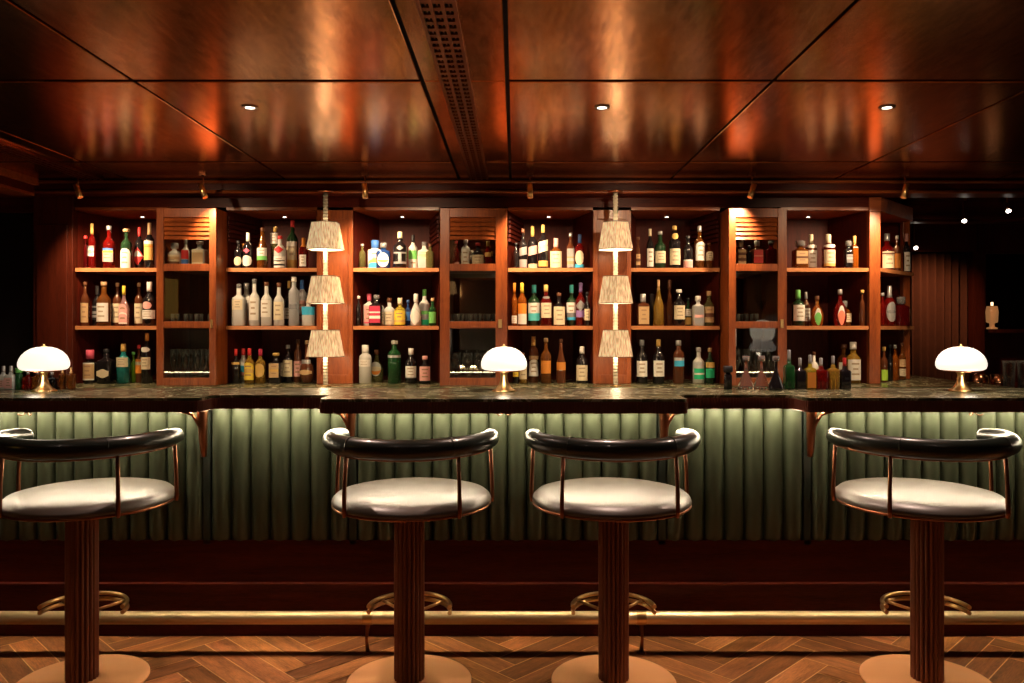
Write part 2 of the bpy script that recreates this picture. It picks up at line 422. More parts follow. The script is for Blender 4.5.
# foot rail
fr = empty('foot_rail', (0, 3.38, 0)); tag(fr, 'polished brass foot rail running along the foot of the bar', 'foot rail')
RZ = .146
MB().tube([(-3.0, 0, RZ), (3.35, 0, RZ)], .027, 24).build('rail', M_RAIL, fr)
for px in (368, 641, 914, 96, 1180):
    x = X(px, 3.38)
    MB().tube([(x, 0, RZ-.026), (x-.004*(1 if px < 500 else -1), -.01, .06), (x, -.004, .004)], [.010, .006, .009], 10).lathe([(.02,0),(.02,.006)], (x,-.004,0), 16).build('support_post', M_BRONZE, fr)
    MB().lathe([(.0285,-.02),(.0285,.02)], (0,0,0), 24, cap=False).build('collar', M_BRASS, fr, (x, 0, RZ)).rotation_euler = (0, PI/2, 0)
# ================================================================== STOOLS
def make_stool():
    r = empty('bar_stool', (0,0,0))
    prof = [(.0,0),(.236,0),(.240,.004),(.240,.010),(.236,.014),(.06,.018),(.0,.018)]
    MB().lathe([p for p in prof if p[0] > 0], n=64).build('base_plate', M_BASE, r)
    cprof = [(.058,.018),(.058,.685)]
    c = MB(); n = 20; K = 6; b0 = 0
    ring = []
    for i in range(n):
        for k in range(K):
            t = k/K; a = 2*PI*(i+t)/n; rr = .050+.0085*math.sin(PI*t)**.8; ring.append((rr*math.cos(a), rr*math.sin(a)))
    c.prism(ring, .016, .69, smooth=False)
    c.build('column', M_COLUMN, r)
    MB().lathe([(.05,.66),(.12,.672),(.20,.682),(.29,.686),(.308,.690),(.312,.695),(.309,.700),(.0001,.707)], n=64, cap=True).build('seat_rim', M_BRONZE, r)
    sp = [(.296,.697),(.308,.703),(.312,.714),(.307,.728),(.292,.741),(.262,.748),(.215,.754),(.15,.758),(.08,.760),(.0005,.7605)]
    s = MB().lathe(sp, n=64, cap=False)
    vs = []
    for x, y, z in s.v:                     # soft sag toward the back edge
        vs.append((x, y, z-.004-.006*max(0, -y/.3)**2*(1 if z > .72 else 0)))
    s.v = vs
    so = s.build('seat_cushion', M_SEAT, r)
    # backrest tube, open toward the bar
    N = 48; pts = []; rad = []
    A = math.radians(105)
    for i in range(N+1):
        th = -A+2*A*i/N; rr = .311
        e = abs(th)/A
        z = .948+.012*e**2-.014*e**6
        x = rr*math.sin(th); y = -rr*math.cos(th)
        pts.append((x, y, z)); rad.append((.0372-.006*e**3))
    # rounded ends
    for sgn, idx in ((-1, 0), (1, N)):
        pass
    def capend(p, q, rr):
        d = (Vector(p)-Vector(q)).normalized(); out = []
        for t in (.35, .7, .92, 1.0): out.append((tuple(Vector(p)+d*rr*t), rr*math.sqrt(max(.0004, 1-t*t))))
        return out
    e0 = capend(pts[0], pts[1], rad[0]); e1 = capend(pts[-1], pts[-2], rad[-1])
    P = [p for p, _ in reversed(e0)]+pts+[p for p, _ in e1]; R = [q for _, q in reversed(e0)]+rad+[q for _, q in e1]
    bk = MB().tube(P, R, 20).build('backrest', M_LEATHER, r)
    for th in (-35, 35):
        t = math.radians(th); c_ = (.311*math.sin(t), -.311*math.cos(t), .951)
        tn = Vector((math.cos(t), math.sin(t), 0)).normalized()
        MB().tube([tuple(Vector(c_)-tn*.0016), tuple(Vector(c_)+tn*.0016)], .0378, 20).build('seam', M_LEATHER, bk)
    # slim metal band under the backrest
    pb = [(p[0], p[1], p[2]-q-.001) for p, q in zip(pts[2:-2], rad[2:-2])]
    MB().tube(pb, .005, 8).build('backrest_band', M_BRONZE, r)
    for th in (-100, -42, 42, 100):
        t = math.radians(th); e = abs(t)/A; zt = .948+.012*e**2-.014*e**6-.030
        MB().tube([(.309*math.sin(t), -.309*math.cos(t), zt), (.316*math.sin(t), -.316*math.cos(t), .80), (.318*math.sin(t), -.318*math.cos(t), .71), (.316*math.sin(t), -.316*math.cos(t), .688)], [.0075,.0075,.0085,.007], 10).build('back_rod', M_BRONZE, r)
    for ch in r.children:
        if ch.name.split('.')[0] in ('seat_rim', 'seat_cushion', 'backrest', 'backrest_band', 'back_rod'): ch.location.y += .07; ch.location.z -= .013
    # foot ring: two parallel bars, open toward the sitter, with spokes
    for dz, rr in ((0, .157), (-.022, .157)):
        MB().tube(arc(0, 0, rr, math.radians(-3), math.radians(183), 36, .295+dz), .0085, 10).build('foot_ring', M_BRASS, r)
    for a in (38, 142):
        t = math.radians(a)
        MB().tube([(.05*math.cos(t), .05*math.sin(t), .27), (.157*math.cos(t), .157*math.sin(t), .284)], .006, 8).build('spoke', M_BRASS, r)
    return r
ST = 3.09
stool_pos = [(82, 2, 'leftmost bar stool, cut by the picture edge, nearest the left lamp'),
             (409.3, -2, 'bar stool with green leather seat, left of the middle pair'),
             (613.6, 1, 'bar stool with green leather seat, right of the middle pair'),
             (927, -2, 'rightmost bar stool, standing alone at the right end of the bar')]
proto = make_stool()
for i, (px, rot, lab) in enumerate(stool_pos):
    o = proto if i == 0 else copy_tree(proto)
    o.location = (X(px, ST), ST, 0); o.rotation_euler = (0, 0, math.radians(rot))
    tag(o, lab, 'stool', 'bar stools along the bar')
# ================================================================== TABLE LAMPS
def make_lamp():
    r = empty('table_lamp')
    MB().lathe([(.062,0),(.063,.003),(.056,.007),(.040,.017),(.028,.032),(.020,.052),(.0165,.075),(.018,.088),(.024,.092),(.024,.096)], n=40).build('base', M_BRASS, r)
    MB().lathe([(.02,.096),(.082,.098),(.084,.103),(.02,.106)], n=40).build('shade_ring', M_BRONZE, r)
    sp = [(.080,.104),(.100,.106),(.112,.113),(.118,.126),(.118,.140),(.113,.158),(.102,.178),(.084,.196),(.060,.210),(.035,.217),(.012,.219)]
    MB().lathe(sp, n=48).build('lamp_shade', M_OPAL, r)['label'] = 'glowing white opal glass dome shade'
    MB().lathe([(.014,.218),(.012,.222),(.005,.224),(.006,.228),(.003,.232)], n=16).build('finial', M_BRASS, r)
    return r
lp = make_lamp(); DL = 3.67
for i, (px, lab) in enumerate([(44, 'domed opal glass table lamp at the left end of the bar'), (504, 'domed opal glass table lamp at the middle of the bar'), (961, 'domed opal glass table lamp at the right end of the bar')]):
    o = lp if i == 0 else copy_tree(lp)
    o.location = (X(px, DL), DL, TZ); o.scale = (.89, .89, .93); tag(o, lab, 'lamp', 'brass and opal table lamps on the bar')
    light('POINT', 'table_lamp_glow', (X(px, DL), DL, TZ+.26), 1.2, (1,.82,.6), size=.1)
    light('POINT', 'table_lamp_underglow', (X(px, DL)+.0, DL-.07, TZ+.085), .5, (1,.82,.6), size=.03)
# ================================================================== SHADE POLES
def shade_mat():
    m, nt, b = newmat('pleated_lit_fabric'); L = nt.links.new
    tc = nt.nodes.new('ShaderNodeTexCoord'); n = nt.nodes.new('ShaderNodeTexNoise'); n.inputs['Scale'].default_value = 130; n.inputs['Detail'].default_value = 1
    mp = nt.nodes.new('ShaderNodeMapping'); mp.inputs['Scale'].default_value = (1,1,.008); L(tc.outputs['Object'], mp.inputs['Vector']); L(mp.outputs[0], n.inputs['Vector'])
    cr = nt.nodes.new('ShaderNodeValToRGB'); cr.color_ramp.elements[0].position = .35; cr.color_ramp.elements[1].position = .65
    cr.color_ramp.elements[0].color = (.42,.27,.13,1); cr.color_ramp.elements[1].color = (.78,.57,.33,1); L(n.outputs['Fac'], cr.inputs['Fac'])
    L(cr.outputs[0], b.inputs['Base Color']); L(cr.outputs[0], b.inputs['Emission Color']); b.inputs['Emission Strength'].default_value = .75
    b.inputs['Roughness'].default_value = .8
    return m
M_SHADE = shade_mat(); M_SHADEIN = mat('lit_shade_lining', (.9,.8,.65), .8, emit=(1,.80,.52), es=1.6)
M_TRIM = mat('shade_trim', (.20,.12,.06), .8)
DP = 5.0
def hexring(R, z, rot, pl=0, n=16):
    out = []
    for s_ in range(6):
        a0 = rot+s_*PI/3; a1 = a0+PI/3
        p = Vector((R*math.cos(a0), R*math.sin(a0))); q = Vector((R*math.cos(a1), R*math.sin(a1)))
        nn = ((p+q)/2).normalized()
        for k in range(n):
            t = k/n; w = p.lerp(q, t)-nn*(pl if k % 2 else 0); out.append((w.x, w.y, z))
    return out
def make_pole(rot):
    r = empty('shade_pole')
    top = 2.24-1.0
    MB().lathe([(.014,.004),(.014,top-.012)], n=10).build('pole', M_FABRIC, r)
    wr = MB()
    for k in range(60): wr.lathe([(.0145,.0),(.0165,.006),(.0145,.012)], (0,0,.01+k*.0202), 10, cap=False)
    wr.build('cord_wrap', M_FABRIC, r)
    MB().lathe([(.03,top-.012),(.05,top-.006),(.05,top-.001)], n=20).build('ceiling_plate', M_BRONZE, r)
    MB().lathe([(.035,0),(.035,.006)], n=20).build('foot_plate', M_BRASS, r)
    for yt, yb in ((221, 248.5), (275.5, 303), (330, 357)):
        z1, z0 = Z(yt, DP)-1.0, Z(yb, DP)-1.0
        R0, R1 = .124, .090
        m = MB()
        for lay, z, R in ((0, z0, R0), (1, z1, R1)): m.v += hexring(R, z, rot, .003)
        n = 96
        m.use(M_SHADE)
        for i in range(n): j = (i+1) % n; m.face((i, j, n+j, n+i))
        b = 2*n
        m.v += hexring(R0-.006, z0+.001, rot); m.v += hexring(R1-.006, z1-.001, rot)
        m.use(M_SHADEIN)
        for i in range(n): j = (i+1) % n; m.face((b+j, b+i, b+n+i, b+n+j))
        m.use(M_SHADE)
        for i in range(n): j = (i+1) % n; m.face((i, b+i, b+j, j)); m.face((n+i, n+j, b+n+j, b+n+i))
        so = m.build('lamp_shade', None, r)
        for z, R in ((z0, R0), (z1, R1)):
            tr = MB()
            pts = [(R*1.005*math.cos(rot+s_*PI/3), R*1.005*math.sin(rot+s_*PI/3), z) for s_ in range(7)]
            tr.tube(pts, .0022, 6)
            tr.build('edge_trim', M_TRIM, so)
        MB().lathe([(.004, z0+.06), (.018, z0+.07), (.018, z0+.11), (.004, z0+.12)], (.0,-.03,0), 12).build('bulb', mat('frosted_bulb', (1,.9,.8), .5, emit=(1,.8,.55), es=4), so)
    return r
for px, rot, lab in ((325.5, math.radians(30), 'tall cord wrapped pole with three lit pleated shades, the left one'), (615.5, math.radians(24), 'tall cord wrapped pole with three lit pleated shades, the right one')):
    o = make_pole(rot); o.location = (X(px, 5.08), 5.08, 1.0); tag(o, lab, 'pole lamp', 'pole lamps with pleated shades')
    for yb in (248.5, 303, 357):
        light('POINT', 'shade_lamp', (X(px, 5.08), 5.08-.05, Z(yb, 5.0)-.012), .9, (1,.72,.42), size=.03)
# ================================================================== BACK BAR JOINERY
FD, BD = 5.30, 5.74
ZT = 2.15
S1, S2 = 1.767, 1.383
bc = empty('back_counter', (0, 5.3, 0)); tag(bc, 'back bar counter with green marble top beneath the shelves', 'counter')
MB().prism([(-2.915, -.30), (3.12, -.30), (3.12, 1.0), (-2.915, 1.0)], .975, .9995).build('stone_top', M_MARBLE, bc, bevel=.003)
MB().box(-2.91, 3.10, -.27, .98, .0, .974).build('cupboard_body', W_DARK, bc)
for k in range(9):
    MB().box(-2.9+k*.66, -2.9+k*.66+.64, -.285, -.27, .12, .94).build('cupboard_door', W_CAB, bc, bevel=.004)
bays = [('bay1', -2.915, -2.30, 0, 1, 'far left open shelf bay of the back bar'),
        ('bay2', -1.915, -1.311, 1, 0, 'open shelf bay just left of the left shade pole'),
        ('bay3', -1.073, -.503, 0, 1, 'open shelf bay just right of the left shade pole'),
        ('bay4', -.046, .517, 1, 0, 'open shelf bay just left of the right shade pole'),
        ('bay5', .768, 1.358, 0, 1, 'open shelf bay just right of the right shade pole'),
        ('bay6', 1.76, 2.344, 1, 0, 'open shelf bay with a leaf labelled bottle, near the right end')]
def slats_on(m, p, q, z0, z1, n=5, out=.012):
    """louvre blades between plan points p and q"""
    p, q = Vector(p), Vector(q); d = (q-p).normalized(); nrm = Vector((d.y, -d.x))
    return p, q, nrm
for nm, x0, x1, cl, cr_, lab in bays:
    r = empty('shelf_bay', ((x0+x1)/2, FD, 1.0)); cx = (x0+x1)/2; w = (x1-x0)/2; dep = BD-FD; ins = .10
    for sg, louv in ((-1, cl), (1, cr_)):
        # splayed side wall (thick slab)
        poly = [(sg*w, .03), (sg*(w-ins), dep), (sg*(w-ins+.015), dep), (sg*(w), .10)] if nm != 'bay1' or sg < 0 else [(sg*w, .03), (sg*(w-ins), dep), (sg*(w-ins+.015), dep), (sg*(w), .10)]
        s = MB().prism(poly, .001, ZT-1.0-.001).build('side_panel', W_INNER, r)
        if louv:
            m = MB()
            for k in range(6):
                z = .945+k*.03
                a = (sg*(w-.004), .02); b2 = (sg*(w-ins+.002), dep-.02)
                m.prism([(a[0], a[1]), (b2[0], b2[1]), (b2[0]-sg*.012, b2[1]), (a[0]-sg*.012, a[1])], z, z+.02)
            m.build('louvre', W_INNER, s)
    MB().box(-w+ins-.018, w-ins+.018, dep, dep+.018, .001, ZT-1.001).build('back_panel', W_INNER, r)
    MB().box(-w+.001, w-.001, .0, dep+.01, ZT-1.0, ZT-1.0+.02).build('top_panel', W_CABH, r)
    for z in (S1, S2):
        zz = z-1.0
        poly = [(-w+.001, .004), (w-.001, .004), (w-ins-.0, dep-.001), (-w+ins+.0, dep-.001)]
        sh = MB().prism(poly, zz-.022, zz).build('shelf', W_CABH, r)
        MB().box(-w+.001, w-.001, -.002, .004, zz-.0235, zz+.001).build('lipping', W_EDGE, sh)
    MB().lathe([(.014,-.004),(.022,-.003),(.023,0),(.014,0)], (0,.30,ZT-1.0-.0005), 20, cap=False).build('spot_ring', M_STEEL, r)
    MB().lathe([(.0138,-.003),(.0138,-.001)], (0,.30,ZT-1.0), 16).build('spot_lens', M_LENS, r)
    light('SPOT', 'shelf_spot', (cx, FD+.17, ZT-.01), 3.2, (1,.60,.32), (cx, FD+.15, 1.0), .02, 120, .8)
    tag(r, lab, 'shelf unit', 'open shelf bays of the back bar')
# piers
for (x0, x1, lab) in ((-1.311, -1.073, 'flat mahogany pier panel behind the left shade pole'), (.517, .768, 'flat mahogany pier panel behind the right shade pole')):
    r = empty('pier_panel', ((x0+x1)/2, FD, 1.0)); w = (x1-x0)/2
    MB().box(-w+.03, w-.03, .0, .02, .001, ZT-1.0).build('board', W_CAB, r)
    fm = MB().box(-w, -w+.03, -.012, .012, .001, ZT-1.0).box(w-.03, w, -.012, .012, .001, ZT-1.0).box(-w+.03, w-.03, -.012, .0, .001, .06).box(-w+.03, w-.03, -.012, .0, ZT-1.06, ZT-1.0)
    fm.build('frame', W_CAB, r, bevel=.002)
    tag(r, lab, 'panel', 'pier panels between the shelf bays')
# small posts beside cabinets
# glazed cabinets
CD = 5.13
cabs = [(-2.30, -1.917, .045, .045, 'left glazed cabinet with louvred top beside the far left shelf bay'),
        (-.481, -.051, .062, .074, 'middle glazed cabinet with louvred top behind the middle lamp'),
        (1.372, 1.744, .045, .058, 'right glazed cabinet with louvred top, its edge catching the light')]
for ci, (x0, x1, sl, sr, lab) in enumerate(cabs):
    r = empty('glazed_cabinet', ((x0+x1)/2, CD, 1.0)); w = (x1-x0)/2; dp = .50
    MB().box(-w, -w+.014, .022, dp, .001, 1.14).box(w-.014, w, .022, dp, .001, 1.14).box(-w+.014, w-.014, .022, dp, 1.12, 1.14).box(-w+.014, w-.014, .022, dp, .001, .02).build('carcass', W_CAB, r)
    MB().box(-w+.014, w-.014, dp-.012, dp, .02, 1.12).build('mirror_back', M_MIRROR, r)
    for z in (S1-1, S2-1): MB().box(-w+.015, w-.015, .03, dp-.013, z-.018, z).build('shelf', W_CABH, r)
    d = MB()
    d.box(-w, -w+sl, 0, .022, .001, 1.14).box(w-sr, w, 0, .022, .001, 1.14)
    for z0, z1 in ((1.08, 1.14), (.735, .782), (.37, .412), (.001, .05)): d.box(-w+sl, w-sr, .001, .021, z0, z1)
    d = d.build('door', W_CAB, r, bevel=.0025)
    lv = MB()
    for k in range(5):
        z = .938+k*.0285
        b = len(lv.v); a0, a1 = -w+sl, w-sr
        lv.v += [(a0,.004,z),(a1,.004,z),(a1,.019,z+.028),(a0,.019,z+.028),(a0,.009,z),(a1,.009,z),(a1,.0205,z+.024),(a0,.0205,z+.024)]
        for f in ((0,1,2,3),(4,7,6,5),(0,4,5,1),(3,2,6,7)): lv.face([b+i for i in f])
    lv.build('louvre', W_CAB, d)
    for z0, z1 in ((.782, .936), (.412, .735), (.05, .37)):
        MB().box(-w+sl, w-sr, .010, .013, z0, z1).build('pane', M_PANE, d)
    MB().box(w-sr*.75, w-sr*.45, -.012, 0, .37, .425).lathe([(.004,0),(.004,.001)], (w-sr*.6,-.01,.4), 8).build('handle', M_BRASS, d, bevel=.002)
    tag(r, lab, 'cabinet', 'glazed cabinets of the back bar')
    light('SPOT', 'cabinet_spot', ((x0+x1)/2, CD+.16, 2.10), 3.0, (1,.70,.40), ((x0+x1)/2, CD+.2, 1.0), .02, 100, .8)
# fascia + end post + angled end unit
MB0 = MB().box(-2.92, 2.42, FD, FD+.035, ZT+.02, 2.24)
struct(MB0.build('trim_4', W_DARK))
eu = empty('end_shelf_unit', (2.38, FD, 1.0)); tag(eu, 'angled end shelf unit closing the right end of the back bar', 'shelf unit')
MB().box(-.036, .036, -.012, .06, .001, 1.14).build('front_post', W_CAB, eu, bevel=.002)
# rear post at (2.83,5.8)
MB().box(.425, .475, .48, .53, .001, 1.14).build('rear_post', W_CAB, eu, bevel=.002)
for z in (S1-1, S2-1):
    sh = MB().prism([(.037, .0), (.49, .47), (.49, .545), (.02, .545), (-.018, .46), (-.018,.062), (.037,.062)], z-.022, z).build('shelf', W_CABH, eu)
    a = Vector((.037, -.003)); b_ = Vector((.492, .468)); n = Vector((b_-a)).normalized(); nn = Vector((n.y, -n.x))*.004
    MB().prism([(a.x,a.y),(a.x+nn.x,a.y+nn.y),(b_.x+nn.x,b_.y+nn.y),(b_.x,b_.y)], z-.0235, z+.001).build('lipping', W_EDGE, sh)
MB().box(-.018, .424, .55, .565, .001, 1.14).build('back_panel', W_DARK, eu)
MB().prism([(-.036,-.012),(.04,-.012),(.49,.47),(.49,.565),(-.036,.565)], 1.142, 1.235).build('top_board', W_CABH, eu)
light('SPOT', 'shelf_spot', (2.56, FD+.33, ZT-.03), 5.0, (1,.66,.38), (2.56, FD+.33, 1.0), .02, 110, .8)
# ================================================================== TRACK SPOTLIGHTS
def track_head(x, y, z, tilt_x, label, lit=False, scale=1.0, tgt=None, e=8, ang=75, cyl=M_BRASS, drop=None):
    r = empty('track_spotlight', (x, y, ZC))
    zt = z-ZC
    MB().box(-.02, .02, -.012, .012, -.012, -.0005).tube([(0,0,-.01),(0,0,zt+.03)], .005, 8).build('stem', M_BRONZE, r)
    b = MB().lathe([(.015,-.046),(.0175,-.046),(.0175,.046),(.006,.047)], n=20, cap=True).build('barrel', cyl, r, (0,0,zt))
    if lit: ln = MB().lathe([(.016,-.049),(.016,-.0465)], n=18).build('lens', M_LENS, b)
    b.rotation_euler = tilt_x
    tag(r, label, 'spotlight', 'small ceiling track spotlights')
    if tgt:
        light('SPOT', 'track_beam', (x, y, z-.07), e, (1,.68,.40), tgt, .02, ang, .8)
heads = [(78, -.4, 'brass track spotlight nearest the left doorway', (-2.6, 5.5, 1.45)), (203, -.4, 'brass track spotlight above the left glazed cabinet', (-1.75, 5.5, 1.45)),
         (365, -.1, 'brass track spotlight just right of the left shade pole', (-.85, 5.5, 1.45)), (530, -.05, 'brass track spotlight at the middle of the bulkhead', (.1, 5.5, 1.45)),
         (752, .35, 'brass track spotlight above the right glazed cabinet', (1.1, 5.5, 1.45)), (905, .3, 'brass track spotlight above the end shelf unit', (2.1, 5.5, 1.45))]
for px, tl, lab, tg in heads:
    track_head(X(px, 4.98), 4.98, Z(191, 4.98), (-.15, tl, 0), lab, tgt=tg, e=30 if px == 203 else 38 if px == 752 else 50, ang=105)
# ================================================================== GLASSWARE
def copies(proto_mesh, name, spots, label_fn, cat, group):
    for i, (x, y, z) in enumerate(spots):
        o = bpy.data.objects.new(name, proto_mesh); COL.objects.link(o); o.location = (x, y, z); o.rotation_euler = (0,0,random.random())
        tag(o, label_fn(i), cat, group)
tumb = MB().lathe([(.022,0),(.025,.002),(.028,.078),(.026,.079),(.023,.008),(.001,.007)], n=16, cap=False).mesh('tumbler', M_GLASS)
wine = MB().lathe([(.030,0),(.030,.003),(.005,.008),(.004,.075),(.012,.085),(.030,.11),(.034,.135),(.029,.185),(.0275,.185),(.032,.135),(.028,.112),(.001,.09)], n=16, cap=False).mesh('wine_glass', M_GLASS)
flute = MB().lathe([(.026,0),(.026,.003),(.004,.007),(.0035,.07),(.012,.09),(.021,.13),(.022,.21),(.0205,.21),(.019,.13),(.001,.085)], n=14, cap=False).mesh('champagne_flute', M_GLASS)
names = ['left', 'middle', 'right']
for ci, (x0, x1, sl, sr, _) in enumerate(cabs):
    a, c = x0+sl+.03, x1-sr-.03
    n = 4 if ci != 1 else 5
    if ci == 2: c = a+.12; n = 3
    copies(tumb, 'tumbler', [(a+(c-a)*k/(n-1), CD+.11+.02*(k % 2), S2+.0006) for k in range(n)], lambda i, ci=ci: f'clear tumbler on the middle shelf of the {names[ci]} glazed cabinet', 'glass', f'tumblers in the {names[ci]} glazed cabinet')
    a, c = x0+sl+.03, x1-sr-.03
    copies(wine if ci == 1 else flute, 'wine_glass' if ci == 1 else 'champagne_flute', [(a+(c-a)*k/3, CD+.09+row*.085, 1.0208) for row in range(2) for k in range(4)],
           lambda i, ci=ci: ('clear wine glass' if ci == 1 else 'clear champagne flute')+f' at the bottom of the {names[ci]} glazed cabinet', 'glass', f'stemmed glasses in the {names[ci]} glazed cabinet')
st = empty('plate_stack', (X(767, 5.28), 5.28, S2+.0006))
for k in range(3): MB().lathe([(.03,0),(.058,.008),(.06,.011),(.03,.004)], (0,0,k*.006), 28).build('plate', mat('cream_plate', (.6,.5,.35), .3), st)
tag(st, 'small stack of cream saucers in the right glazed cabinet', 'plates')
# ================================================================== BOTTLES
C_ = dict(clear=(.85,.88,.86), amber=(.42,.13,.02), red=(.34,.010,.008), dkgreen=(.012,.035,.014), black=(.010,.008,.009), teal=(.05,.62,.60), green=(.035,.20,.06),
          gold=(.75,.42,.06), blue=(.04,.14,.55), pink=(.85,.45,.42), frost=(.75,.76,.78), yellow=(.90,.68,.05), orange=(.80,.20,.02), olive=(.32,.30,.10), brown=(.10,.03,.012), lime=(.35,.75,.05), white=(.85,.82,.76), darkred=(.20,.008,.01))
def bottle_mat(g):
    k = 'bottle_'+g
    if k in MATS: return MATS[k]
    if g in ('black', 'dkgreen', 'brown'): return mat(k, C_[g], .07, coat=.3)
    if g == 'crystal': return mat(k, (.95,.93,.9), .02, trans=.95, ior=1.25)
    if g == 'frost': return mat(k, C_[g], .35, trans=.6)
    if g == 'white': return mat(k, C_[g], .3)
    if g == 'clear': return mat(k, (.95,.94,.88), .04, trans=.40, ior=1.33, coat=.2)
    return mat(k, tuple(min(1, v*.95) for v in C_[g]), .05, trans=.72, ior=1.33, coat=.3)
P_ = dict(white=(.80,.77,.70), cream=(.74,.64,.44), tan=(.58,.38,.19), gold=(.70,.44,.12), orange=(.80,.27,.03), yellow=(.85,.62,.06), red=(.62,.03,.03), crimson=(.50,.03,.08),
          pink=(.80,.42,.38), blue=(.06,.20,.60), skyblue=(.05,.48,.78), teal=(.08,.60,.60), green=(.16,.52,.12), emerald=(.02,.55,.26), black=(.012,.012,.014), silver=(.55,.55,.55), purple=(.30,.18,.45), coral=(.82,.25,.16), brown=(.14,.05,.02), grey=(.20,.20,.21), cork=(.50,.30,.15), dkblue=(.03,.08,.22), lime=(.45,.75,.08), cyan=(.10,.60,.62), ink=(.08,.06,.05), print=(.42,.33,.22), faint=(.38,.22,.12), clear=(.6,.6,.58), amber=(.60,.22,.03), rose=(.80,.12,.20))
def pm(c):
    if c == 'clear': return mat('clear_stopper', (.8,.8,.8), .05, trans=.8)
    if c == 'silver': return mat('paper_silver', P_[c], .3, metal=.6)
    return mat('paper_'+c, P_[c], .5)
KIND = dict(
 wine=[(0,.90),(.015,1),(.58,1),(.63,.95),(.68,.72),(.725,.45),(.76,.35),(.97,.32)],
 round=[(0,.90),(.015,1),(.56,1),(.62,.92),(.67,.66),(.71,.44),(.75,.37),(.96,.34)],
 squat=[(0,.92),(.03,1),(.50,1),(.58,.93),(.65,.62),(.69,.34),(.93,.30)],
 square=[(0,.95),(.02,1),(.62,1),(.67,.92),(.71,.50),(.75,.34),(.93,.32)],
 slim=[(0,.90),(.02,.97),(.35,1),(.52,.85),(.66,.52),(.76,.38),(.97,.30)],
 taper=[(0,.85),(.02,1),(.45,.92),(.58,.62),(.70,.34),(.96,.24)],
 onion=[(0,.45),(.04,.70),(.18,.97),(.30,1),(.42,.86),(.50,.52),(.56,.30),(.96,.22)],
 flask=[(0,.70),(.04,.86),(.22,1),(.42,.97),(.56,.70),(.64,.40),(.72,.28),(.94,.26)],
 cone=[(0,.93),(.04,1),(.12,.95),(.50,.30),(.58,.20),(.90,.18)],
 tall=[(0,.94),(.01,1),(.66,1),(.72,.90),(.77,.55),(.80,.42),(.97,.38)],
 jar=[(0,.95),(.03,1),(.55,1),(.60,.90),(.64,.35),(.74,.30)],
 box=[(0,1),(.01,1),(.97,1),(1,.98)])
SQ = {'square': 7, 'jar': 8}
def interp(prof, t):
    for (a, ra), (b, rb_) in zip(prof, prof[1:]):
        if a <= t <= b: return ra+(rb_-ra)*(t-a)/(b-a+1e-9)
    return prof[-1][1]
def make_bottle(name, kind, glass, R, Ht, cap, labels, loc, look, place, rot=0, cat='bottle', group='bottles on the back bar shelves'):
    root = empty(name, loc, rot); prof = KIND[kind]
    ccol, cfrac, cmul = cap if cap else (None, 0, 1)
    top = prof[-1][0]
    pts = [(max(.0035, r*R), t*Ht) for t, r in prof]
    sy = .55 if kind == 'flask' else 1
    MB().lathe(pts, n=20 if kind not in SQ else 28, sy=sy, square=SQ.get(kind, 0)).build('body', bottle_mat(glass), root)
    if ccol:
        rn = max(.009, prof[-1][1]*R)*cmul*1.12; z0, z1 = (1-cfrac)*Ht, Ht
        if cfrac < .09 or cmul > 1.4: cp = [(rn*.7, z0-.004), (rn, z0), (rn, z1-.003), (rn*.85, z1)]
        else: cp = [(max(rn, interp(prof, 1-cfrac)*R*1.04), z0), (rn, z0+.3*(z1-z0)), (rn, z1-.002), (rn*.9, z1)]
        MB().lathe(cp, n=14).build('stopper', pm(ccol), root)['label'] = f'{ccol} stopper'
    for L in labels:
        shape, t0, t1, col = L[:4]; bands = L[4] if len(L) > 4 else []; arcd = L[5] if len(L) > 5 else 62
        nu, nv = 12, 12; m = MB(); rr = max(interp(prof, t0), interp(prof, t1), interp(prof, (t0+t1)/2))*R+.0012 if shape != 'wrap' else 0
        flat = kind in SQ
        base = 0
        def ext(u):
            if shape == 'disc': h = math.sqrt(max(0, 1-u*u)); return .5-.5*h, .5+.5*h
            if shape == 'leaf': h = math.cos(u*PI/2)**.8; return .5-.5*h, .5+.5*h
            if shape == 'diamond': h = 1-abs(u); return .5-.5*h, .5+.5*h
            if shape == 'arch': return 0, .72+.28*math.sqrt(max(0, 1-u*u))
            if shape == 'slant': return .0+.22*(u+1)/2, .78+.22*(u+1)/2
            if shape == 'banner': return .12-.12*math.cos(u*3), .88+.12*math.cos(u*3)
            return 0, 1
        for i in range(nu+1):
            u = -1+2*i/nu; lo, hi = ext(u*.999)
            for j in range(nv+1):
                v = lo+(hi-lo)*j/nv; z = (t0+(t1-t0)*v)*Ht
                if flat: x, y = u*R*.84, -R*.982-.001 if t1 < .66 else -rr
                else:
                    a = math.radians(arcd)*u; x, y = rr*math.sin(a), -rr*math.cos(a)*sy-(.001 if sy < 1 else 0)
                m.v.append((x, y, z))
        for i in range(nu):
            for j in range(nv):
                u = (i+.5)/nu; v = (j+.5)/nv; c = col
                for (v0, v1, bc_) in bands:
                    if v0 <= v <= v1: c = bc_
                if c == col and col in ('white','cream','tan','pink','yellow') and j in (3, 6, 9) and (3 <= i <= 8 if j != 6 else 4 <= i <= 7) and shape in ('rect','arch'):
                    c = 'print' if col in ('white', 'cream') else 'faint'
                m.use(pm(c)); m.face((i*(nv+1)+j, (i+1)*(nv+1)+j, (i+1)*(nv+1)+j+1, i*(nv+1)+j+1), True)
        m.build('label', None, root)['label'] = f'{col} label' if shape != 'disc' else f'round {col} label'
    tag(root, (look+' '+place).strip(), cat, group)
    return root
R_ = lambda t0, t1, c, *b, arcd=62: ('rect', t0, t1, c, list(b), arcd)
CK = lambda c='cork', f=.09, m=1.15: (c, f, m)
FO = lambda c, f=.24, m=1.0: (c, f, m)
G_ = {}
